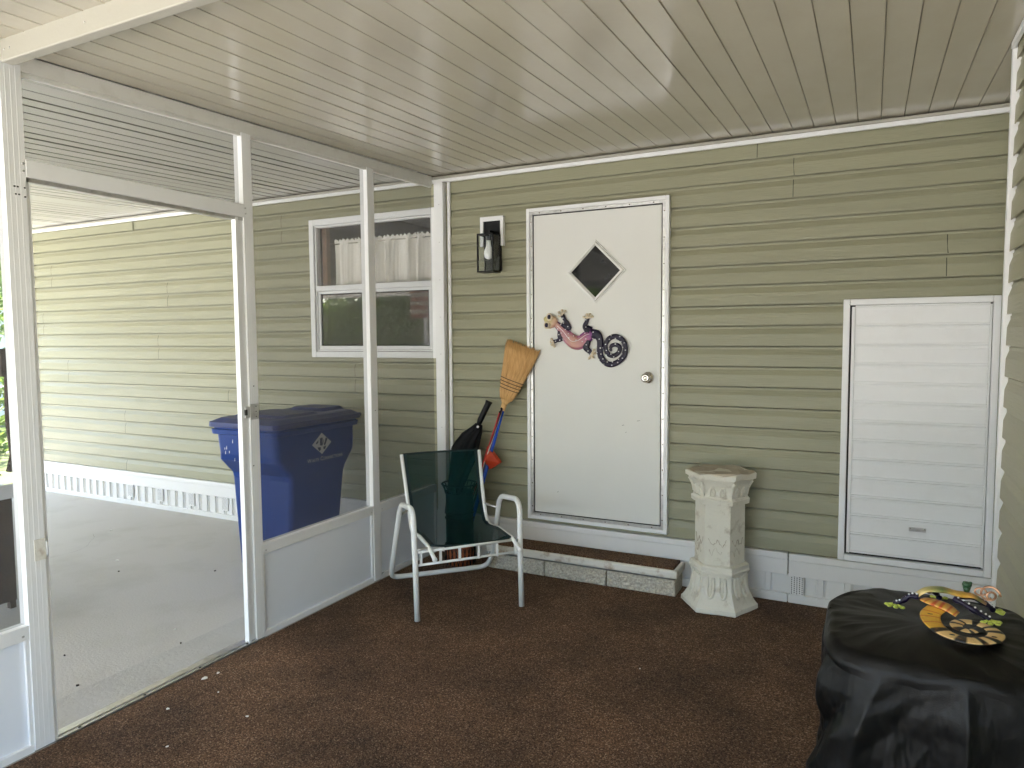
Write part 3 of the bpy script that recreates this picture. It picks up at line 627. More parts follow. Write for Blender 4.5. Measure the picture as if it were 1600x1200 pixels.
# printed logo on the side
dy, dz, dx = -.560+.58, .757+.03, -.5255+.78
def flat_poly(mb, pts, off=0): mb.faces([(dx+off, dy+p[0], dz+p[1]) for p in pts], [tuple(range(len(pts)))])
b = MB(); flat_poly(b, [(-.088,.0),(.0,-.068),(.088,.0),(.0,.068)]); b.mi = 1
for q in ([(-.018,.034),(.004,.038),(.008,-.006),(.002,-.014),(-.018,-.010)], [(.004,.038),(.010,.030),(.026,-.012),(.020,-.016)], [(.028,.020),(.036,.034),(.052,.026),(.030,-.014),(.022,-.012)], [(-.055,.008),(-.030,.026),(-.034,.010),(-.048,.0)],
          [(-.042,-.020),(-.012,-.022),(-.012,-.038),(-.026,-.046)], [(.012,-.022),(.040,-.018),(.026,-.040),(.012,-.038)]): flat_poly(b, q, .0012)
lg = b.build('logo', ['decal', 'decal_dark'], bn)
def text(s_, size, y, z, parent, m):
    cu_ = bpy.data.curves.new('t', 'FONT'); cu_.body = s_; cu_.size = size; cu_.align_x = 'LEFT'; t = bpy.data.objects.new('t', cu_); C.objects.link(t)
    bpy.context.view_layer.update(); me = bpy.data.meshes.new_from_object(t.evaluated_get(bpy.context.evaluated_depsgraph_get())); bpy.data.objects.remove(t)
    w_ = max(v_.co.x for v_ in me.vertices)
    for v_ in me.vertices: v_.co = Vector((dx+.0006, y+v_.co.x, z+v_.co.y))
    me.materials.clear(); me.materials.append(M[m]); o = bpy.data.objects.new('lettering', me); C.objects.link(o); o.parent = parent; return w_
y = dy-.132
for s_, sz in (('W',.036),('ASTE',.028),(' C',.036),('ONNECTIONS',.028)):
    y += text(s_, sz, y, dz-.107, bn, 'decal')+.003
b = binb; b.mi = 1; rnd = random.Random(2)
for k in range(7):
    zz = .80-rnd.random()*.12; xx = -.98+rnd.random()*.12; b.faces([Vector((xx,-.9465,zz))+o_, Vector((xx+.006,-.9465,zz))+o_, Vector((xx+.006,-.9465,zz+.012+rnd.random()*.02))+o_, Vector((xx,-.9465,zz+.012))+o_], [(0,1,2,3)])
b.build('body', ['bin', 'decal'], bn, .004)

# ---------------------------------------------------------------- wall lantern
lamp = thing('wall_lantern', 'black box lantern with a clear glass shade and white bulb left of the door', 'wall lamp', (.43,-.02,1.95))
lo = Vector((.43,-.02,1.95))
def lb(mb, x0, x1, y0, y1, z0, z1): mb.box(x0-lo.x, x1-lo.x, y0-lo.y, y1-lo.y, z0-lo.z, z1-lo.z)
b = MB(); b.prism([(x-lo.x,z-lo.z) for x,z in ((.340,1.985),(.340,2.168),(.504,2.168),(.504,1.985),(.482,1.985),(.482,2.140),(.362,2.140),(.362,1.985))], -.040-lo.y, -.014-lo.y); b.build('mounting_block', 'white', lamp, .002)
b = MB(); lb(b,.3625,.4815,-.030,-.016,1.83,2.1395); b.build('backplate', 'black', lamp, .002)
b = MB(); X0,X1,Y0,Y1,Z0,Z1 = .378,.490,-.150,-.050,1.815,2.050; e = .009
for x in (X0,X1-e):
    for y in (Y0,Y1-e): lb(b,x,x+e,y,y+e,Z0+e,Z1-e)
lb(b,X0,X1,Y0,Y0+e,Z1-e,Z1); lb(b,X0,X1,Y1-e,Y1,Z1-e,Z1); lb(b,X0,X0+e,Y0+e,Y1-e,Z1-e,Z1); lb(b,X1-e,X1,Y0+e,Y1-e,Z1-e,Z1)
lb(b,X0,X1,Y0,Y0+e,Z0,Z0+e); lb(b,X0,X1,Y1-e,Y1,Z0,Z0+e); lb(b,X0,X0+e,Y0+e,Y1-e,Z0,Z0+e); lb(b,X1-e,X1,Y0+e,Y1-e,Z0,Z0+e)
lb(b,X0+e,X1-e,Y0+e,Y1-e,Z0,Z0+.004); lb(b,X0+e,X1-e,Y0+e,Y1-e,Z1-.006,Z1-.001); lb(b,.42,.448,-.110,-.0305,Z1+.0005,Z1+.022)
b.build('cage', 'black', lamp, .001)
for q in ((X0+e,X1-e,Y0+.003,Y0+.005),(X0+e,X1-e,Y1-.005,Y1-.003),(X0+.003,X0+.005,Y0+e,Y1-e),(X1-.005,X1-.003,Y0+e,Y1-e)):
    b = MB(); lb(b,*q,Z0+e,Z1-e); b.build('pane', 'lampglass', lamp)
b = MB(); c_ = Vector((.434,-.100,0))-Vector((lo.x,lo.y,0))
lathe(b, [(.016,2.043-lo.z),(.016,2.012-lo.z)], (c_.x,c_.y,0), 'Z'); b.build('socket', 'black', lamp)
b = MB(); lathe(b, [(.0135,2.0115-lo.z),(.0135,1.992-lo.z),(.017,1.975-lo.z),(.028,1.948-lo.z),(.030,1.930-lo.z),(.025,1.908-lo.z),(.012,1.897-lo.z),(.002,1.895-lo.z)], (c_.x,c_.y,0), 'Z', 20); b.build('bulb', 'bulb', lamp)

# ---------------------------------------------------------------- gecko wall art on the door
gk = thing('gecko_wall_art', 'pink and purple metal gecko with white dots and a coiled tail hung on the door', 'wall art', (1.05,-.036,1.42))
def G(a, b_, y=-.014):       # a, b_ : drawing units 0..1600 x 0..1200 on the door face
    s_, t = a/1600, b_/1200
    return Vector((.741+(.637)*s_-1.05, y, 1.635-.018*s_-(.465-.031*s_)*t-1.42))
pink, cream, plum, dk = (.46,.21,.23), (.58,.48,.26), (.12,.03,.16), (.018,.010,.045)
body_p = [(255,330),(310,370),(360,420),(430,500),(510,580),(590,640),(660,655),(730,620),(800,560),(870,520),(930,520)]
body_r = [48,46,52,72,88,96,94,90,82,70,60]
S_ = .637/1600
sp_ = smooth_path([G(*p) for p in body_p], 4); n = len(sp_)
def rad(rs, n): return [rs[0]*S_]*0+[ (rs[min(len(rs)-1,int(i/(n-1)*(len(rs)-1)))]*(1-(i/(n-1)*(len(rs)-1))%1)+rs[min(len(rs)-1,int(i/(n-1)*(len(rs)-1))+1)]*((i/(n-1)*(len(rs)-1))%1))*S_ for i in range(n)]
def grad(stops, n):
    out = []
    for i in range(n):
        t = i/(n-1)*(len(stops)-1); k = min(int(t), len(stops)-2); out.append(lerp(stops[k], stops[k+1], t-k))
    return out
dots = [(395,370),(470,445),(345,437),(405,500),(430,597),(430,270),(385,220),(440,345),(510,400),(365,525),(310,628),(380,612),(250,628),(795,295),(795,408),(755,455),(780,503),(910,487),(795,592),(905,590),(740,633),(803,685),(750,760),(830,780),(845,845),(1005,595),(960,688),(1020,735),(968,805),(1030,830),(1000,912),(1062,905),(1080,985),(1128,952),(1195,1005),(1205,952),(1285,962),(1297,910),(1355,895),(1345,825),(1400,768),(1358,725),(1383,655),(1330,637),(1315,556),(1250,587),(1185,540),(1160,600),(1088,605),(1100,678),(1055,733),(1112,773),(1112,845),(1183,828),(1225,875),(1297,790),(1248,672),(1150,740),(640,610),(525,575),(600,545),(690,540),(520,510),(870,830)]
legs = [([(400,360),(470,400),(520,430),(500,370),(450,300),(405,220)], [40,44,32,30,26,34], [(350,180),(400,150),(450,160),(360,235)]),
        ([(380,470),(370,550),(380,595),(320,620),(260,640)], [52,46,38,24,30], [(228,595),(220,640),(235,685),(272,710)]),
        ([(850,470),(790,430),(765,390),(790,330),(805,270)], [70,52,36,30,34], [(750,252),(795,215),(845,210),(880,245)]),
        ([(800,610),(785,690),(790,740),(850,800),(865,840)], [64,56,48,34,36], [(910,765),(925,820),(890,885),(832,900)])]
tl = [(870,520),(950,520),(1000,610),(1000,720),(1000,820),(1040,920),(1120,985),(1200,990),(1290,945),(1365,860),(1385,740),(1350,620),(1240,555),(1140,590),(1085,680),(1095,780),(1150,845),(1220,855),(1290,800),(1300,720),(1240,685),(1180,700),(1160,750),(1180,785)]
paths_ = {'body': [G(*q) for q in body_p], 'tail': smooth_path([G(*q) for q in tl], 3)}
for i_, l_ in enumerate(legs): paths_['leg%d' % i_] = [G(*q) for q in l_[0]]
own = {k_: [] for k_ in paths_}
for d_ in dots:
    q = G(*d_); own[min(paths_, key=lambda k_: min((q-v_).length for v_ in paths_[k_])-(.01 if k_ == 'body' else 0))].append(d_)
def add_dots(b_, key):
    b_.mi = 1
    for d_ in own[key]: b_.ball(G(*d_, -.029), .0042, 1, .6, 1, 8)
b = MB(); b.tube([q_+Vector((0,.004,0)) for q_ in sp_], [r_*1.10 for r_ in rad(body_r, n)], 16, flat=(0,1,0), cols=grad([(.40,.24,.20),(.22,.07,.20),(.20,.06,.20),(.34,.12,.20),(.42,.18,.17),(.34,.12,.20),(.20,.05,.20),(.08,.02,.14),(.05,.012,.10)], n), fr=.30)
b.tube(sp_, [r_*.84 for r_ in rad(body_r, n)], 16, flat=(0,1,0), cols=grad([(.60,.46,.30),(.55,.32,.27),(.46,.23,.26),(.50,.27,.28),(.58,.34,.27),(.54,.29,.27),(.46,.20,.27),(.26,.08,.24),(.10,.03,.16)], n), fr=.40); add_dots(b, 'body'); b.build('body', ['art', 'dot'], gk)
hp_ = smooth_path([G(*p) for p in [(105,270),(150,290),(205,325),(260,345),(300,375)]], 4)
b = MB(); b.tube(hp_, rad([14,60,104,96,50], len(hp_)), 16, flat=(0,1,0), cols=grad([(.5,.40,.22),(.62,.56,.28),cream,(.60,.42,.28),(.50,.24,.18)], len(hp_))); hd_ = b.build('head', 'art', gk)
for (a, c_) in ((215,252),(172,378)):
    b = MB(); b.ball(G(a, c_, -.030), .0215, 1, .45, 1.2); b.build('eye_rim', 'cream', hd_)
    b = MB(); b.ball(G(a, c_, -.036), .0125, 1, .5, 1.2); b.build('eye', 'navy', hd_)
for li, (pts, rs, toes) in enumerate(legs):
    p = smooth_path([G(*q) for q in pts], 4); b = MB(); b.tube(p, rad(rs, len(p)), 12, flat=(0,1,0)); add_dots(b, 'leg%d' % li); b.mi = 2; f_ = G(*pts[-1])
    for t_ in toes: q = G(*t_); b.tube([f_, f_.lerp(q,.6), q], [.007,.005,.0075], 8); b.ball(q, .009, 1, .6, 1, 8)
    b.build('leg', ['navy', 'dot', 'cream'], gk)
p = smooth_path([G(*q) for q in tl], 4)
b = MB(); b.tube(p, rad([66,64,52,46,44,43,42,42,41,40,39,38,37,36,35,34,34,33,32,31,30,28,24,14], len(p)), 12, flat=(0,1,0)); add_dots(b, 'tail'); b.build('tail', ['navy', 'dot'], gk)
b = MB(); p = smooth_path([G(q[0], q[1]-10, -.048) for q in [(360,400),(450,480),(530,580),(600,640),(700,620),(800,550),(870,525)]], 4); b.tube(p, .0013, 6); b.build('spine_line', 'art', gk)

# ---------------------------------------------------------------- tools in a stand behind the chair
def at(o, p): return Vector(p)-Vector(o)
so_ = (.285,-.235,0)
st = thing('umbrella_stand', 'black pierced metal stand with an orange woven base behind the green chair', 'stand', so_)
b = MB(); rg = [[(r_*math.cos(2*math.pi*k/28), r_*math.sin(2*math.pi*k/28), z) for k in range(28)] for r_, z in ((.084,.012),(.092,.06),(.093,.125),(.090,.13))]; b.rings(rg, True); b.mi = 1
for k in range(22):
    a = 2*math.pi*k/22; a2 = a+.22
    for q in (a2, a-.22): b.tube([(.093*math.cos(a),.093*math.sin(a),.015), (.096*math.cos(q),.096*math.sin(q),.125)], .0028, 5)
b.build('woven_base', ['terra', 'black'], st)
b = MB()
for z in (.135,.30,.335,.46,.512): b.tube([((.088+.02*(z>.48))*math.cos(2*math.pi*k/28), (.088+.02*(z>.48))*math.sin(2*math.pi*k/28), z) for k in range(28)], .005, 8, closed=True)
for k in range(20):
    a = 2*math.pi*k/20; b.tube([(.088*math.cos(a),.088*math.sin(a),.46),(.094*math.cos(a),.094*math.sin(a),.485),(.108*math.cos(a),.108*math.sin(a),.512)], .0035, 6)
b.rings([[(.086*math.cos(2*math.pi*k/28), .086*math.sin(2*math.pi*k/28), z) for k in range(28)] for z in (.13,.455)], True, cap=False)
b.build('pierced_body', 'black', st)
# broom
bo = (.30,-.22,.05)
br = thing('corn_broom', 'upturned corn broom with a bright blue handle leaning beside the door frame', 'broom', bo)
neck = Vector((.520,-.085,.985)); tipc = Vector((.650,-.045,1.385)); axis_ = (Vector((.645,-.05,1.37))-neck).normalized()
b = MB(); b.tube([at(bo,(.315,-.225,.12)), at(bo,neck)], .0125, 12); b.build('handle', 'blue', br)
b = MB(); b.tube([at(bo,(.330,-.232,.30)), at(bo, (.524,-.100,.975))], .0032, 6); b.build('handle_stripe', 'chrome', br)
side = Vector((1,0,0)); side = (side-axis_*side.dot(axis_)).normalized(); thick = axis_.cross(side).normalized()
prof_b = [(0,.016,.015),(.02,.018,.016),(.05,.040,.022),(.09,.058,.024),(.16,.076,.022),(.25,.094,.018),(.33,.110,.016),(.395,.120,.015)]
b = MB(); rg = []
for t, w_, h_ in prof_b:
    c_ = neck+axis_*t; rg.append([at(bo, c_+side*(w_*.93)*math.cos(2*math.pi*k/28)+thick*h_*math.sin(2*math.pi*k/28)) for k in range(28)])
b.rings(rg, True)
rnd = random.Random(4)
for i in range(420):
    u_ = rnd.uniform(-1,1); s2 = rnd.choice((-1,1)); e_ = math.sqrt(max(0,1-u_*u_)); ex = rnd.uniform(-.03,.018); pts = []
    for t, w_, h_ in prof_b[2:]:
        tt = t if t < .39 else t+ex
        pts.append(at(bo, neck+axis_*tt+side*(w_*u_+rnd.uniform(-.0015,.0015))+thick*(h_*e_*s2*1.03)))
    b.tube(pts, .0014, 3)
b.mi = 1
for t, w_, h_ in ((.115,.0655,.0265),(.135,.0705,.0262),(.155,.076,.026),(.175,.080,.0255)):
    c_ = neck+axis_*t; b.tube([at(bo, c_+side*w_*1.02*math.cos(2*math.pi*k/28)+thick*h_*1.06*math.sin(2*math.pi*k/28)) for k in range(28)], .0021, 6, closed=True)
b.build('bristles', ['straw', 'stitch'], br)
b = MB(); b.tube([at(bo, neck-axis_*.03), at(bo, neck+axis_*.03)], [.0145,.019], 12); b.build('collar', 'straw', br)
# other poles
po = (.27,-.26,.05)
for nm, lab, col, a_, b_, r_, cat in (('mop_pole', 'thin red pole leaning between the black umbrella and the blue broom handle', 'red', (.262,-.262,.08), (.508,-.112,.955), .0045, 'pole'),
                           ('plum_pole', 'dark plum pole leaning beside the red pole and the blue broom handle', 'purple', (.285,-.25,.08), (.515,-.10,.975), .0060, 'pole')):
    t_ = thing(nm, lab, cat, po); b = MB(); b.tube([at(po,a_), at(po,b_)], r_, 10); b.build('shaft', col, t_); b = MB(); b.ball(at(po,b_), r_*1.4); b.build('end_cap', 'black', t_)
uo = (.24,-.24,.05)
um = thing('folded_umbrella', 'folded black umbrella with a straight black grip left of the broom', 'umbrella', uo)
b = MB(); b.tube([at(uo,(.368,-.135,.865)), at(uo,(.378,-.128,.90)), at(uo,(.420,-.105,.998)), at(uo,(.428,-.101,1.018))], [.014,.0185,.0195,.023], 14); b.build('grip', 'black', um)
b = MB(); ax = (Vector((.428,-.101,1.018))-Vector((.22,-.23,.30))).normalized(); rg = []; top_ = Vector((.372,-.132,.875)); sx_ = Vector((ax.z,0,-ax.x)).normalized(); sy_ = ax.cross(sx_)
for t, r_ in ((0,.020),(.04,.036),(.09,.056),(.15,.072),(.20,.080),(.24,.070),(.36,.052),(.48,.036),(.60,.02)):
    rg.append([at(uo, top_-ax*t+(sx_*math.cos(2*math.pi*k/48)*1.0-sx_*.38*min(1,t*12)+sy_*math.sin(2*math.pi*k/48)*.8)*r_*(1+.22*math.sin(8*2*math.pi*k/48+t*9))) for k in range(48)])
b.rings(rg, True); b.build('canopy', 'nylon', um)
b = MB(); b.ball(at(uo,(.377,-.158,.862)), .0085); b.build('button', 'dot', um)
ro = (.42,-.12,.6)
b = MB(); vs_ = [at(ro,q) for q in ((.430,-.135,.742),(.470,-.150,.700),(.512,-.125,.640),(.455,-.140,.600),(.385,-.130,.595),(.395,-.125,.650), (.44,-.175,.66))]
b.faces(vs_, [(0,1,6),(1,2,6),(2,3,6),(3,4,6),(4,5,6),(5,0,6)]); b.faces([q+Vector((0,.03,0)) for q in vs_[:6]], [(5,4,3,2,1,0)])
b.faces([vs_[i] for i in range(6)]+[vs_[i]+Vector((0,.03,0)) for i in range(6)], [(i,(i+1)%6,(i+1)%6+6,i+6) for i in range(6)])
o = b.build('red_pouch', 'redcloth'); o.location = ro; tag(o, 'orange red nylon pouch tucked behind the blue broom handle', 'pouch')
mo = o.modifiers.new('bev','BEVEL'); mo.width=.004; mo.segments=2

# ---------------------------------------------------------------- covered grill
go = (2.69,-2.03,0)
gr = thing('covered_grill', 'grill under a creased black fabric cover against the right wall', 'grill', go)
gx0, gx1, gy0, gy1, gz = 2.460, 2.915, -2.255, -1.765, .725
def hv(i, j): return (math.sin(i*127.1+j*311.7+4.2)*43758.5453) % 1-.5
def facet(u, v):      # creased cloth: random heights joined by flat triangles
    i, j = math.floor(u), math.floor(v); a, b_ = u-i, v-j; i %= 24
    h00, h10, h01, h11 = hv(i,j), hv((i+1) % 24,j), hv(i,j+1), hv((i+1) % 24,j+1)
    return h00+(h10-h00)*a+(h11-h10)*b_ if a > b_ else h00+(h11-h01)*a+(h01-h00)*b_
def cover_ring(f, z, n=520, grow=0, fold=0, seed=0):
    out = []; cx_, cy_ = (gx0+gx1)/2, (gy0+gy1)/2; hx, hy = (gx1-gx0)/2+grow, (gy1-gy0)/2+grow
    for k in range(n):
        a = 2*math.pi*k/n; ca, sa = math.cos(a), math.sin(a); p_ = 5.0
        r_ = (abs(ca/hx)**p_+abs(sa/hy)**p_)**(-1/p_)
        x_, y_ = cx_+r_*ca*f, cy_+r_*sa*f
        # cut back-left corner as in the folded cover
        if x_-gx0 < .13 and gy1-y_ < .16:
            d_ = (.13-(x_-gx0))/.13*(.16-(gy1-y_))/.16; x_ += .035*d_; y_ -= .05*d_
        ad = math.degrees(a); ad = ad-360 if ad > 180 else ad; dn = 0; dep = (gz-z)/gz
        for a0, sl, w_, A_1 in ((-141,-4,7,.9),(-112,-26,10,1.25),(-77,-5,8,1.15),(-52,14,9,.8),(-168,3,10,.35),(168,-8,9,.7),(130,5,9,.6),(60,4,12,.5),(0,3,10,.5),(-25,-6,8,.6)):
            d_ = (ad-(a0+sl*dep)+180) % 360-180; wv = w_*(1+.25*noise.noise(Vector((a0,z*6,1)))); sd1 = .75 if d_ > 0 else 1.35
            dn += A_1*math.exp(-abs(d_)/(wv*sd1))
        mask = .9*math.exp(-((ad+146)/16)**2)+.5
        dn += mask*(facet(ad/15.0+.5*noise.noise(Vector((ca*2,sa*2,z*5))), z*9.5+.5*noise.noise(Vector((ca*2+5,sa*2,z*5))))*1.5+facet(ad/7.5+9.3, z*21+3.1)*.5)
        dn += .05*noise.noise(Vector((ca*40, sa*40, z*36)))
        dn = fold*(dn-.35)*1.15
        x_ += ca*dn; y_ += sa*dn
        out.append(Vector((x_-go[0], y_-go[1], z)))
    return out
rg = []
for f in (.02,.15,.3,.45,.6,.72,.82,.89,.94):
    r_ = cover_ring(f, gz); 
    for p in r_:
        p.z += .006*noise.noise(Vector((p.x*5,p.y*5,2)))-.010*(f**3)-.010*abs(noise.noise(Vector((p.x*9,p.y*9,7))))-.006*abs(noise.noise(Vector((p.x*21,p.y*21,4))))
        if p.y < -.12: p.z -= .10*(abs(p.y+.12))                      # falls a little to the front
    rg.append(r_)
def edge_dip(p): return min(0, -.030*(1-abs(noise.noise(Vector((p.x*5,p.y*5,3.3))))*3.2)*.7)*(1 if p.y < .05 else .25)
for f, dz in ((.965,-.002),(.98,-.006),(.992,-.012),(1.0,-.020)):
    r_ = cover_ring(f, gz-.010+dz)
    for p in r_:
        if p.y < -.12: p.z -= .10*(abs(p.y+.12))
        p.z += edge_dip(p)*.6
    rg.append(r_)
for i in range(120):
    t = i/119; z = gz-.036-(gz-.055)*t**1.10
    r_ = cover_ring(1.0, z, grow=-.004+.010*min(1,t*6)-.012*t, fold=.009+.021*min(1,t*4), seed=.5)
    for p in r_:
        k_ = max(0, 1-i/18)
        if p.y < -.12: p.z -= .10*(abs(p.y+.12))*k_
        p.z += edge_dip(p)*k_
    rg.append(r_)
b = MB(); b.rings(rg, True); cv = b.build('cover', 'cover', gr)
for k in range(4):
    x_, y_ = (.19 if k < 2 else -.19), (.2 if k % 2 else -.2); b = MB(); b.box(x_-.015,x_+.015,y_-.015,y_+.015,0,.5); b.build('leg', 'black', gr)

# ---------------------------------------------------------------- tin gecko ornament on the cover
oo = (2.72,-1.93,.728)
orn = thing('gecko_ornament', 'yellow painted tin gecko with blue dotted legs lying on the black cover', 'ornament', oo)
def A_(x, y, z): return Vector((x, y, z))-Vector(oo)
Y1, Y2, BK, GN, OR = (.72,.42,.06), (.78,.55,.24), (.012,.012,.014), (.06,.12,.05), (.55,.16,.04)
tp = smooth_path([A_(*p) for p in [(2.705,-1.985,.752),(2.690,-2.015,.745),(2.694,-2.055,.738),(2.718,-2.098,.734),(2.760,-2.115,.733),(2.800,-2.095,.734),(2.818,-2.055,.734),(2.806,-2.018,.735),(2.775,-2.002,.736),(2.748,-2.015,.736),(2.742,-2.045,.735),(2.762,-2.062,.735),(2.780,-2.052,.736)]], 12)
n = len(tp); cols = []
for i in range(n):
    t = i/n; c_ = Y1 if t < .22 else Y2
    if t > .20 and math.sin(i*.62+1.1*math.sin(i*.23)) > .35: c_ = BK
    if t < .2 and math.sin(i*.9) > .93: c_ = OR
    cols.append(c_)
b = MB(); b.tube(tp, [ .0225-.012*(i/n) for i in range(n)], 12, flat=(0,0,1), cols=cols, fr=.14); b.tube([q_+Vector((0,0,-.001)) for q_ in tp], [ .0240-.012*(i/n) for i in range(n)], 12, flat=(0,0,1), cols=[BK]*n, fr=.10)
for a_, c_ in ((.09,(.7,-.4)),(.27,(.4,.6)),(.45,(-.3,.4))):
    q_ = tp[int(a_*n)]+Vector((0,0,.0032)); k0 = [q_+Vector((.006*math.cos(t*.7),.0045*math.sin(t*.7),0)) for t in range(9)]; b.faces(k0, [tuple(range(9))], cols=[BK]*9)
b.build('tail', 'orn', orn)
b = MB(); p = smooth_path([A_(*q) for q in [(2.660,-1.956,.764),(2.684,-1.950,.783),(2.722,-1.948,.788),(2.752,-1.938,.780),(2.785,-1.930,.777),(2.812,-1.932,.762)]], 6)
n = len(p); b.tube(p, [.008+.013*math.sin(math.pi*(i+1)/(n+1)) for i in range(n)], 14, flat=(0,0,1), cols=grad([Y2,(.70,.55,.25),(.45,.40,.14),(.10,.16,.05),(.70,.42,.10),Y1,(.74,.38,.10),(.10,.14,.05),(.40,.22,.12)], n), fr=.28); b.build('body', 'orn', orn)
b = MB(); p = smooth_path([A_(*q) for q in [(2.680,-1.958,.762),(2.700,-1.974,.762),(2.726,-1.984,.758),(2.748,-1.992,.746)]], 8); n = len(p)
b.tube(p, [.016+.008*math.sin(math.pi*i/n) for i in range(n)], 12, flat=(0,0,1), cols=[((.55,.10,.03) if math.sin(i*1.5) > .6 else ((.72,.40,.12) if i % 3 else Y1)) for i in range(n)], fr=.2); b.build('belly', 'orn', orn)
rnd = random.Random(6)
for pts, dirs in (([(2.668,-1.962,.766),(2.648,-1.960,.764),(2.632,-1.955,.746),(2.616,-1.948,.736)], [(-.014,-.004),(-.010,-.012),(.002,-.016),(.014,-.014)]),
             ([(2.742,-1.955,.772),(2.765,-1.965,.764),(2.795,-1.970,.748),(2.815,-1.972,.737)], [(-.012,-.012),(.000,-.015),(.012,-.012),(.016,.0)]),
             ([(2.752,-1.930,.772),(2.790,-1.920,.768),(2.820,-1.905,.750),(2.832,-1.895,.737)], [(.013,.010),(.016,.0),(.013,-.010)]),
             ([(2.690,-1.935,.776),(2.700,-1.900,.768),(2.715,-1.870,.750),(2.72,-1.862,.738)], [(-.012,.010),(.0,.014),(.012,.010)])):
    p = smooth_path([A_(*q) for q in pts], 5); b = MB(); b.tube(p, [.0062+.0015*math.sin(i) for i in range(len(p))], 10); b.mi = 1
    for i in range(2, len(p)-1, 2): b.ball(p[i]+Vector((.002,-.003,.0085)), .0025, seg=8)
    b.mi = 2
    for dx_, dy_ in dirs: b.tube([p[-1], p[-1]+Vector((dx_,dy_,-.002))], [.003,.004], 6); b.ball(p[-1]+Vector((dx_*1.2,dy_*1.2,-.002)), .0062, 1.1, 1.1, .6, 8)
    b.build('leg', ['navy', 'dot', 'lime'], orn)
b = MB(); b.tube([A_(2.772,-1.925,.784), A_(2.772,-1.925,.796)], [.006,.009], 10); b.ball(A_(2.772,-1.925,.802), .010, 1.1, 1, .8, 10); b.ball(A_(2.766,-1.931,.808), .004, seg=8); b.ball(A_(2.779,-1.929,.808), .004, seg=8); b.build('foot', mat('dark green enamel', (.02,.07,.03), .3), orn)
b = MB(); b.tube([A_(2.812+.022*math.cos(t*.42)*(1-t/34)+.008, -1.925+.01*math.sin(t*.2), .772+.022*math.sin(t*.42)*(1-t/34)+.010) for t in range(28)], .0028, 6)
b.tube([A_(2.800+.012*math.cos(t*.45), -1.930, .790+.009*math.sin(t*.45)) for t in range(14)], .0022, 6); b.build('wire_curl', mat('copper wire', (.60,.33,.20), .35, .8), orn)

# ---------------------------------------------------------------- bits on the floor
def flake(name, x, y, z, r_, m, h, label, cat, group, seed):
    rn = random.Random(seed); n_ = rn.randint(5,7); b = MB()
    pts = [(math.cos(2*math.pi*k/n_)*r_*rn.uniform(.6,1.2), math.sin(2*math.pi*k/n_)*r_*rn.uniform(.4,.9)) for k in range(n_)]
    b.rings([[Vector((px, py, 0)) for px, py in pts], [Vector((px*.9, py*.9, h)) for px, py in pts]]); o = b.build(name, m); o.location = (x, y, z); o.rotation_euler.z = rn.uniform(0,6)
    return tag(o, label, cat, group)
for i, (x, y, r_) in enumerate([(.091,-1.981,.016),(.103,-1.925,.010),(.169,-2.215,.009),(.391,-2.385,.006),(.239,-2.039,.006),(.488,-2.119,.007),(1.7,-1.1,.004)]):
    flake('paint_chip', x, y, .001, r_, 'chip', .0025, ('largest white paint chip on the brown carpet near the doorway threshold' if i == 0 else 'white paint chip just behind the largest one on the brown carpet' if i == 1 else 'tiny white paint fleck lying on the brown carpet'), 'paint chip', 'paint chips on the brown carpet', i)
for i, (x, y, r_) in enumerate([(-.52,-1.654,.005),(-.355,-1.75,.006),(-.725,-2.076,.005),(-1.834,-1.075,.012),(-1.615,-1.213,.007),(-1.076,-.94,.008),(-2.573,-.63,.010),(-.389,-2.223,.007)]):
    flake('debris', x, y, -.0295 if x < -.34 else -.021, r_, 'pebble' if i % 3 else 'chip', .006, 'dark speck of grit lying on the pale concrete floor' if i % 3 else 'pale crumb lying on the concrete carport floor', 'grit', 'grit scattered on the carport floor', 40+i)
b = MB(); b.rings([[Vector(p) for p in q] for q in ([(-.022,-.006,0),(.020,-.012,0),(.026,.010,0)], [(-.022,-.006,.002),(.018,-.010,.009),(.024,.009,.004)])]); o = b.build('dry_leaf', 'leaf_dry'); o.location = (-.078,-2.166,-.021); o.rotation_euler.z = .6; tag(o, 'curled brown dry leaf on the concrete near the threshold', 'leaf')

# ---------------------------------------------------------------- things beyond the left screen
wb = thing('workbench', 'dark timber workbench with a white edge board beyond the left screen', 'bench', (-1.75,-1.95,-.03))
def W_(b_, x0, x1, y0, y1, z0, z1): b_.box(x0+1.75, x1+1.75, y0+1.95, y1+1.95, z0+.03, z1+.03)
b = MB(); W_(b,-2.2,-1.52,-2.3,-1.82,.58,.60); b.build('top', 'wood', wb, .003)
b = MB(); W_(b,-1.519,-1.49,-2.3,-1.82,.585,.66); b.build('edge_board', 'white', wb, .003)
b = MB(); W_(b,-1.56,-1.54,-2.28,-1.84,.02,.579); b.build('side_panel', 'wood', wb)
for x, y in ((-2.17,-2.28),(-2.17,-1.86),(-1.60,-2.28),(-1.60,-1.86)):
    b = MB(); W_(b,x,x+.03,y,y+.03,-.03,.579); b.build('leg', 'wood', wb)
sh = thing('garden_spade', 'rusty brown spade standing on the workbench beyond the left screen', 'spade', (-1.9,-1.70,.61))
so2 = Vector((-1.9,-1.70,.61))
b = MB(); b.tube([Vector(q)-so2 for q in ((-1.98,-1.60,1.28),(-1.96,-1.62,.95),(-1.93,-1.62,.75),(-1.90,-1.66,.66))], .016, 10); b.build('shaft', 'wood', sh)
b = MB(); b.prism([(-.12,0),(.10,0),(.04,.06),(-.05,.16),(-.12,.18)], -.20, -.19, 'X'); b.build('blade', 'wood', sh)
b = MB(); b.box(-.16,-.02,.04,.20,.60,.76); b.build('grip', 'wood', sh)
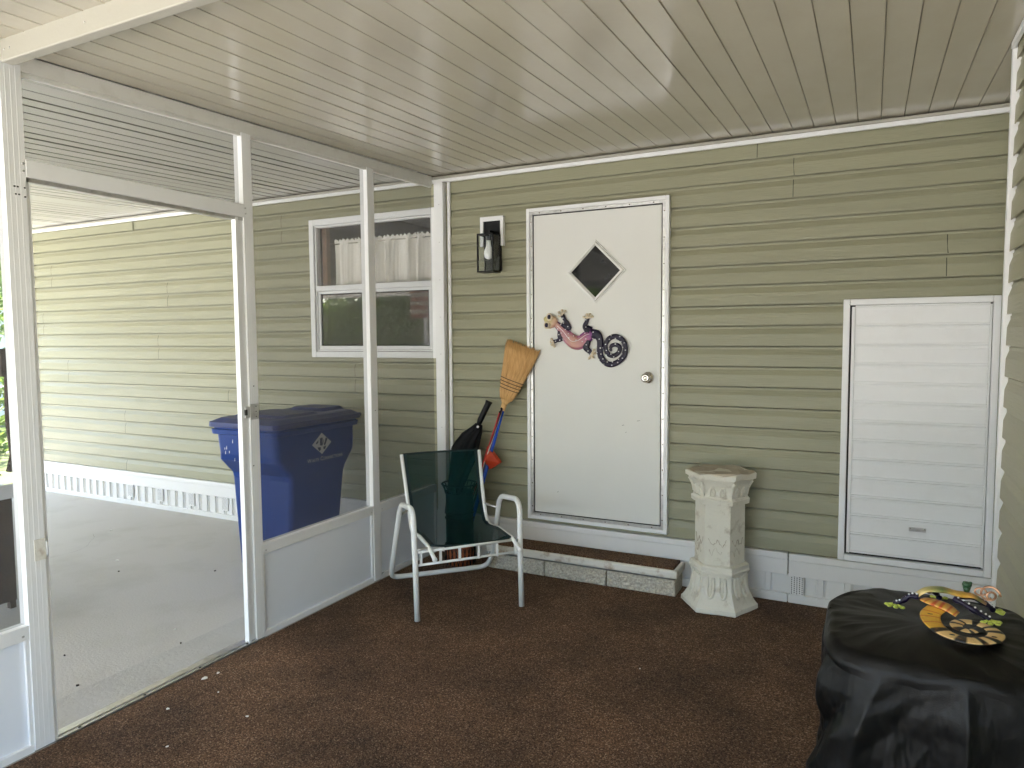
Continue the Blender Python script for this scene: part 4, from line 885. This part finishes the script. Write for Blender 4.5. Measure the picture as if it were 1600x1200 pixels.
# neighbouring home, hedge, trees
nb = thing('neighbour_home', 'pale neighbouring mobile home seen beyond the left screen', 'house', (-15,-2,-.1))
b = MB(); pr = []
for k in range(14): pr += [(.0,.6+k*.18),(.012,.6+k*.18),(.0,.6+k*.18+.175)]
n = len(pr); v = [(3.0+o_, y, z) for y in (-9,9) for o_, z in pr]; b.faces(v, [(i,i+1,n+i+1,n+i) for i in range(n-1)]); b.box(-1,3.0,-9,9,0,3.1); b.build('wall', 'white_vinyl', nb)
b = MB(); b.box(-1.4,3.4,-9.3,9.3,3.1,3.25); b.build('roof', 'roof', nb)
for y in (-5,-1,3):
    b = MB(); ring(b, -.6+y, .6+y, 1.3, 2.4, .06, -.02, .0)
    bmesh.ops.transform(b.bm, matrix=Matrix(((0,-1,0,3.02),(1,0,0,0),(0,0,1,0),(0,0,0,1))), verts=b.bm.verts); wf = b.build('window', 'white', nb)
    b = MB(); b.box(3.013,3.02,y-.54,y+.54,1.36,2.34); b.build('pane', 'doorglass', wf)
def foliage(mb, c_, rx, ry, rz, n_, s_, rn):
    for i in range(n_):
        while True:
            p = Vector((rn.uniform(-1,1), rn.uniform(-1,1), rn.uniform(-1,1)))
            if .35 < p.length < 1 and noise.noise(p*2.3+Vector(c_)) > -.18: break
        q = Vector((c_[0]+p.x*rx, c_[1]+p.y*ry, c_[2]+p.z*rz)); a = Vector((rn.uniform(-1,1), rn.uniform(-1,1), rn.uniform(-1,1))).normalized(); u_ = a.orthogonal().normalized(); w_ = a.cross(u_); s1 = s_*rn.uniform(.6,1.3)
        mb.faces([q-u_*s1, q-w_*s1*.5, q+u_*s1, q+w_*s1*.5], [(0,1,2,3)])
for i, (x, y, h) in enumerate([(-9.8,2.6,5.2),(-9.5,-12.5,6.0),(-5.2,-16,6.5),(1.5,-17.5,6),(7.5,-16,6.8)]):
    rn = random.Random(i+11); lab = ['leafy tree beyond the left end of the carport','tall leafy tree past the carport front corner','wide leafy tree facing the carport from across the drive','round leafy tree opposite the porch','tall leafy tree opposite the shed'][i]
    t = thing('tree', lab, 'tree', (x, y, -.1), 'trees around the plot')
    b = MB(); b.tube([(0,0,0),(.05,.03,h*.3),(-.05,.1,h*.6),(.1,0,h*.85)], [.17,.13,.09,.03], 10); b.tube([(.0,.05,h*.35),(.6,.3,h*.6)], [.07,.03], 8); b.tube([(.0,.05,h*.4),(-.7,-.2,h*.65)], [.07,.03], 8); b.build('trunk', 'bark', t)
    b = MB(); foliage(b, (0,0,h*.72), h*.30, h*.30, h*.30, 1500, .11, rn); foliage(b, (.5,.3,h*.5), h*.2, h*.2, h*.16, 500, .11, rn); foliage(b, (-.6,-.4,h*.55), h*.2, h*.22, h*.16, 500, .11, rn); b.build('crown', 'leafmat', t)
for i, (x, y, L_) in enumerate([(-6.5,-11.5,13.0),(-8.2,1.2,6.4)]):
    rn = random.Random(i+30); b = MB(); foliage(b, (0,0,1.7 if i == 0 else 1.35), L_/2 if i == 0 else .9, .5 if i == 0 else L_/2, 1.9 if i == 0 else 1.5, 12000 if i == 0 else 5200, .10 if i == 0 else .075, rn)
    t = thing('shrub', ['long clipped hedge across the drive','bushy shrub beyond the left end of the carport'][i], 'shrub', (x,y,-.1)); b.build('foliage', 'leafmat', t)
    b = MB(); b.tube([(0,0,0),(0,0,.9)], [.05,.02], 8); b.build('stem', 'bark', t)
fo = (-3.45,-5.2,1.9)
fg = thing('flag', 'small red and white striped flag hung at the carport edge, reflected in the window', 'flag', fo)
b = MB(); b.tube([(-.5,0,.28),(.5,0,.32)], .012, 8); b.build('staff', 'wood', fg)
b = MB()
for k in range(7): z = .24-.065*k; b.mi = k % 2; b.box(-.42, .42, -.004+.001*(k%2), .004, z-.0325, z+.0325)
b.mi = 2; b.box(.10,.42,-.006,.006,.02,.27); b.build('cloth', ['flagred', 'chip', 'flagblue'], fg)
lt = thing('lattice_panel', 'narrow white lattice panel at the front of the carport, reflected in the window', 'lattice', (-3.9,-5.9,-.03))
b = MB()
for k in range(16): b.bar((-.15,0,.2+k*.1), (.15,0,.35+k*.1), .012, .02); b.bar((.15,.012,.2+k*.1), (-.15,.012,.35+k*.1), .012, .02)
b.box(-.18,-.15,-.02,.03,0,1.9); b.box(.15,.18,-.02,.03,0,1.9); b.build('frame', 'white', lt)

fn = thing('reflection_fence', 'unseen dark board fence added behind the hedge to darken the window reflection', 'fence', (-5,-13.5,-.1))  # out of view, added to hide bright sky in the window reflection
for k in range(9):
    b = MB(); b.box(-12+k*3-.05,-12+k*3+.05,-.06,.04,0,2.3); b.build('post', 'wood', fn)
b = MB()
for k in range(160): b.box(-12+k*.15,-12+k*.15+.14,.041,.06,.05,2.6+.02*math.sin(k*3.1))
b.build('boards', 'wood', fn)
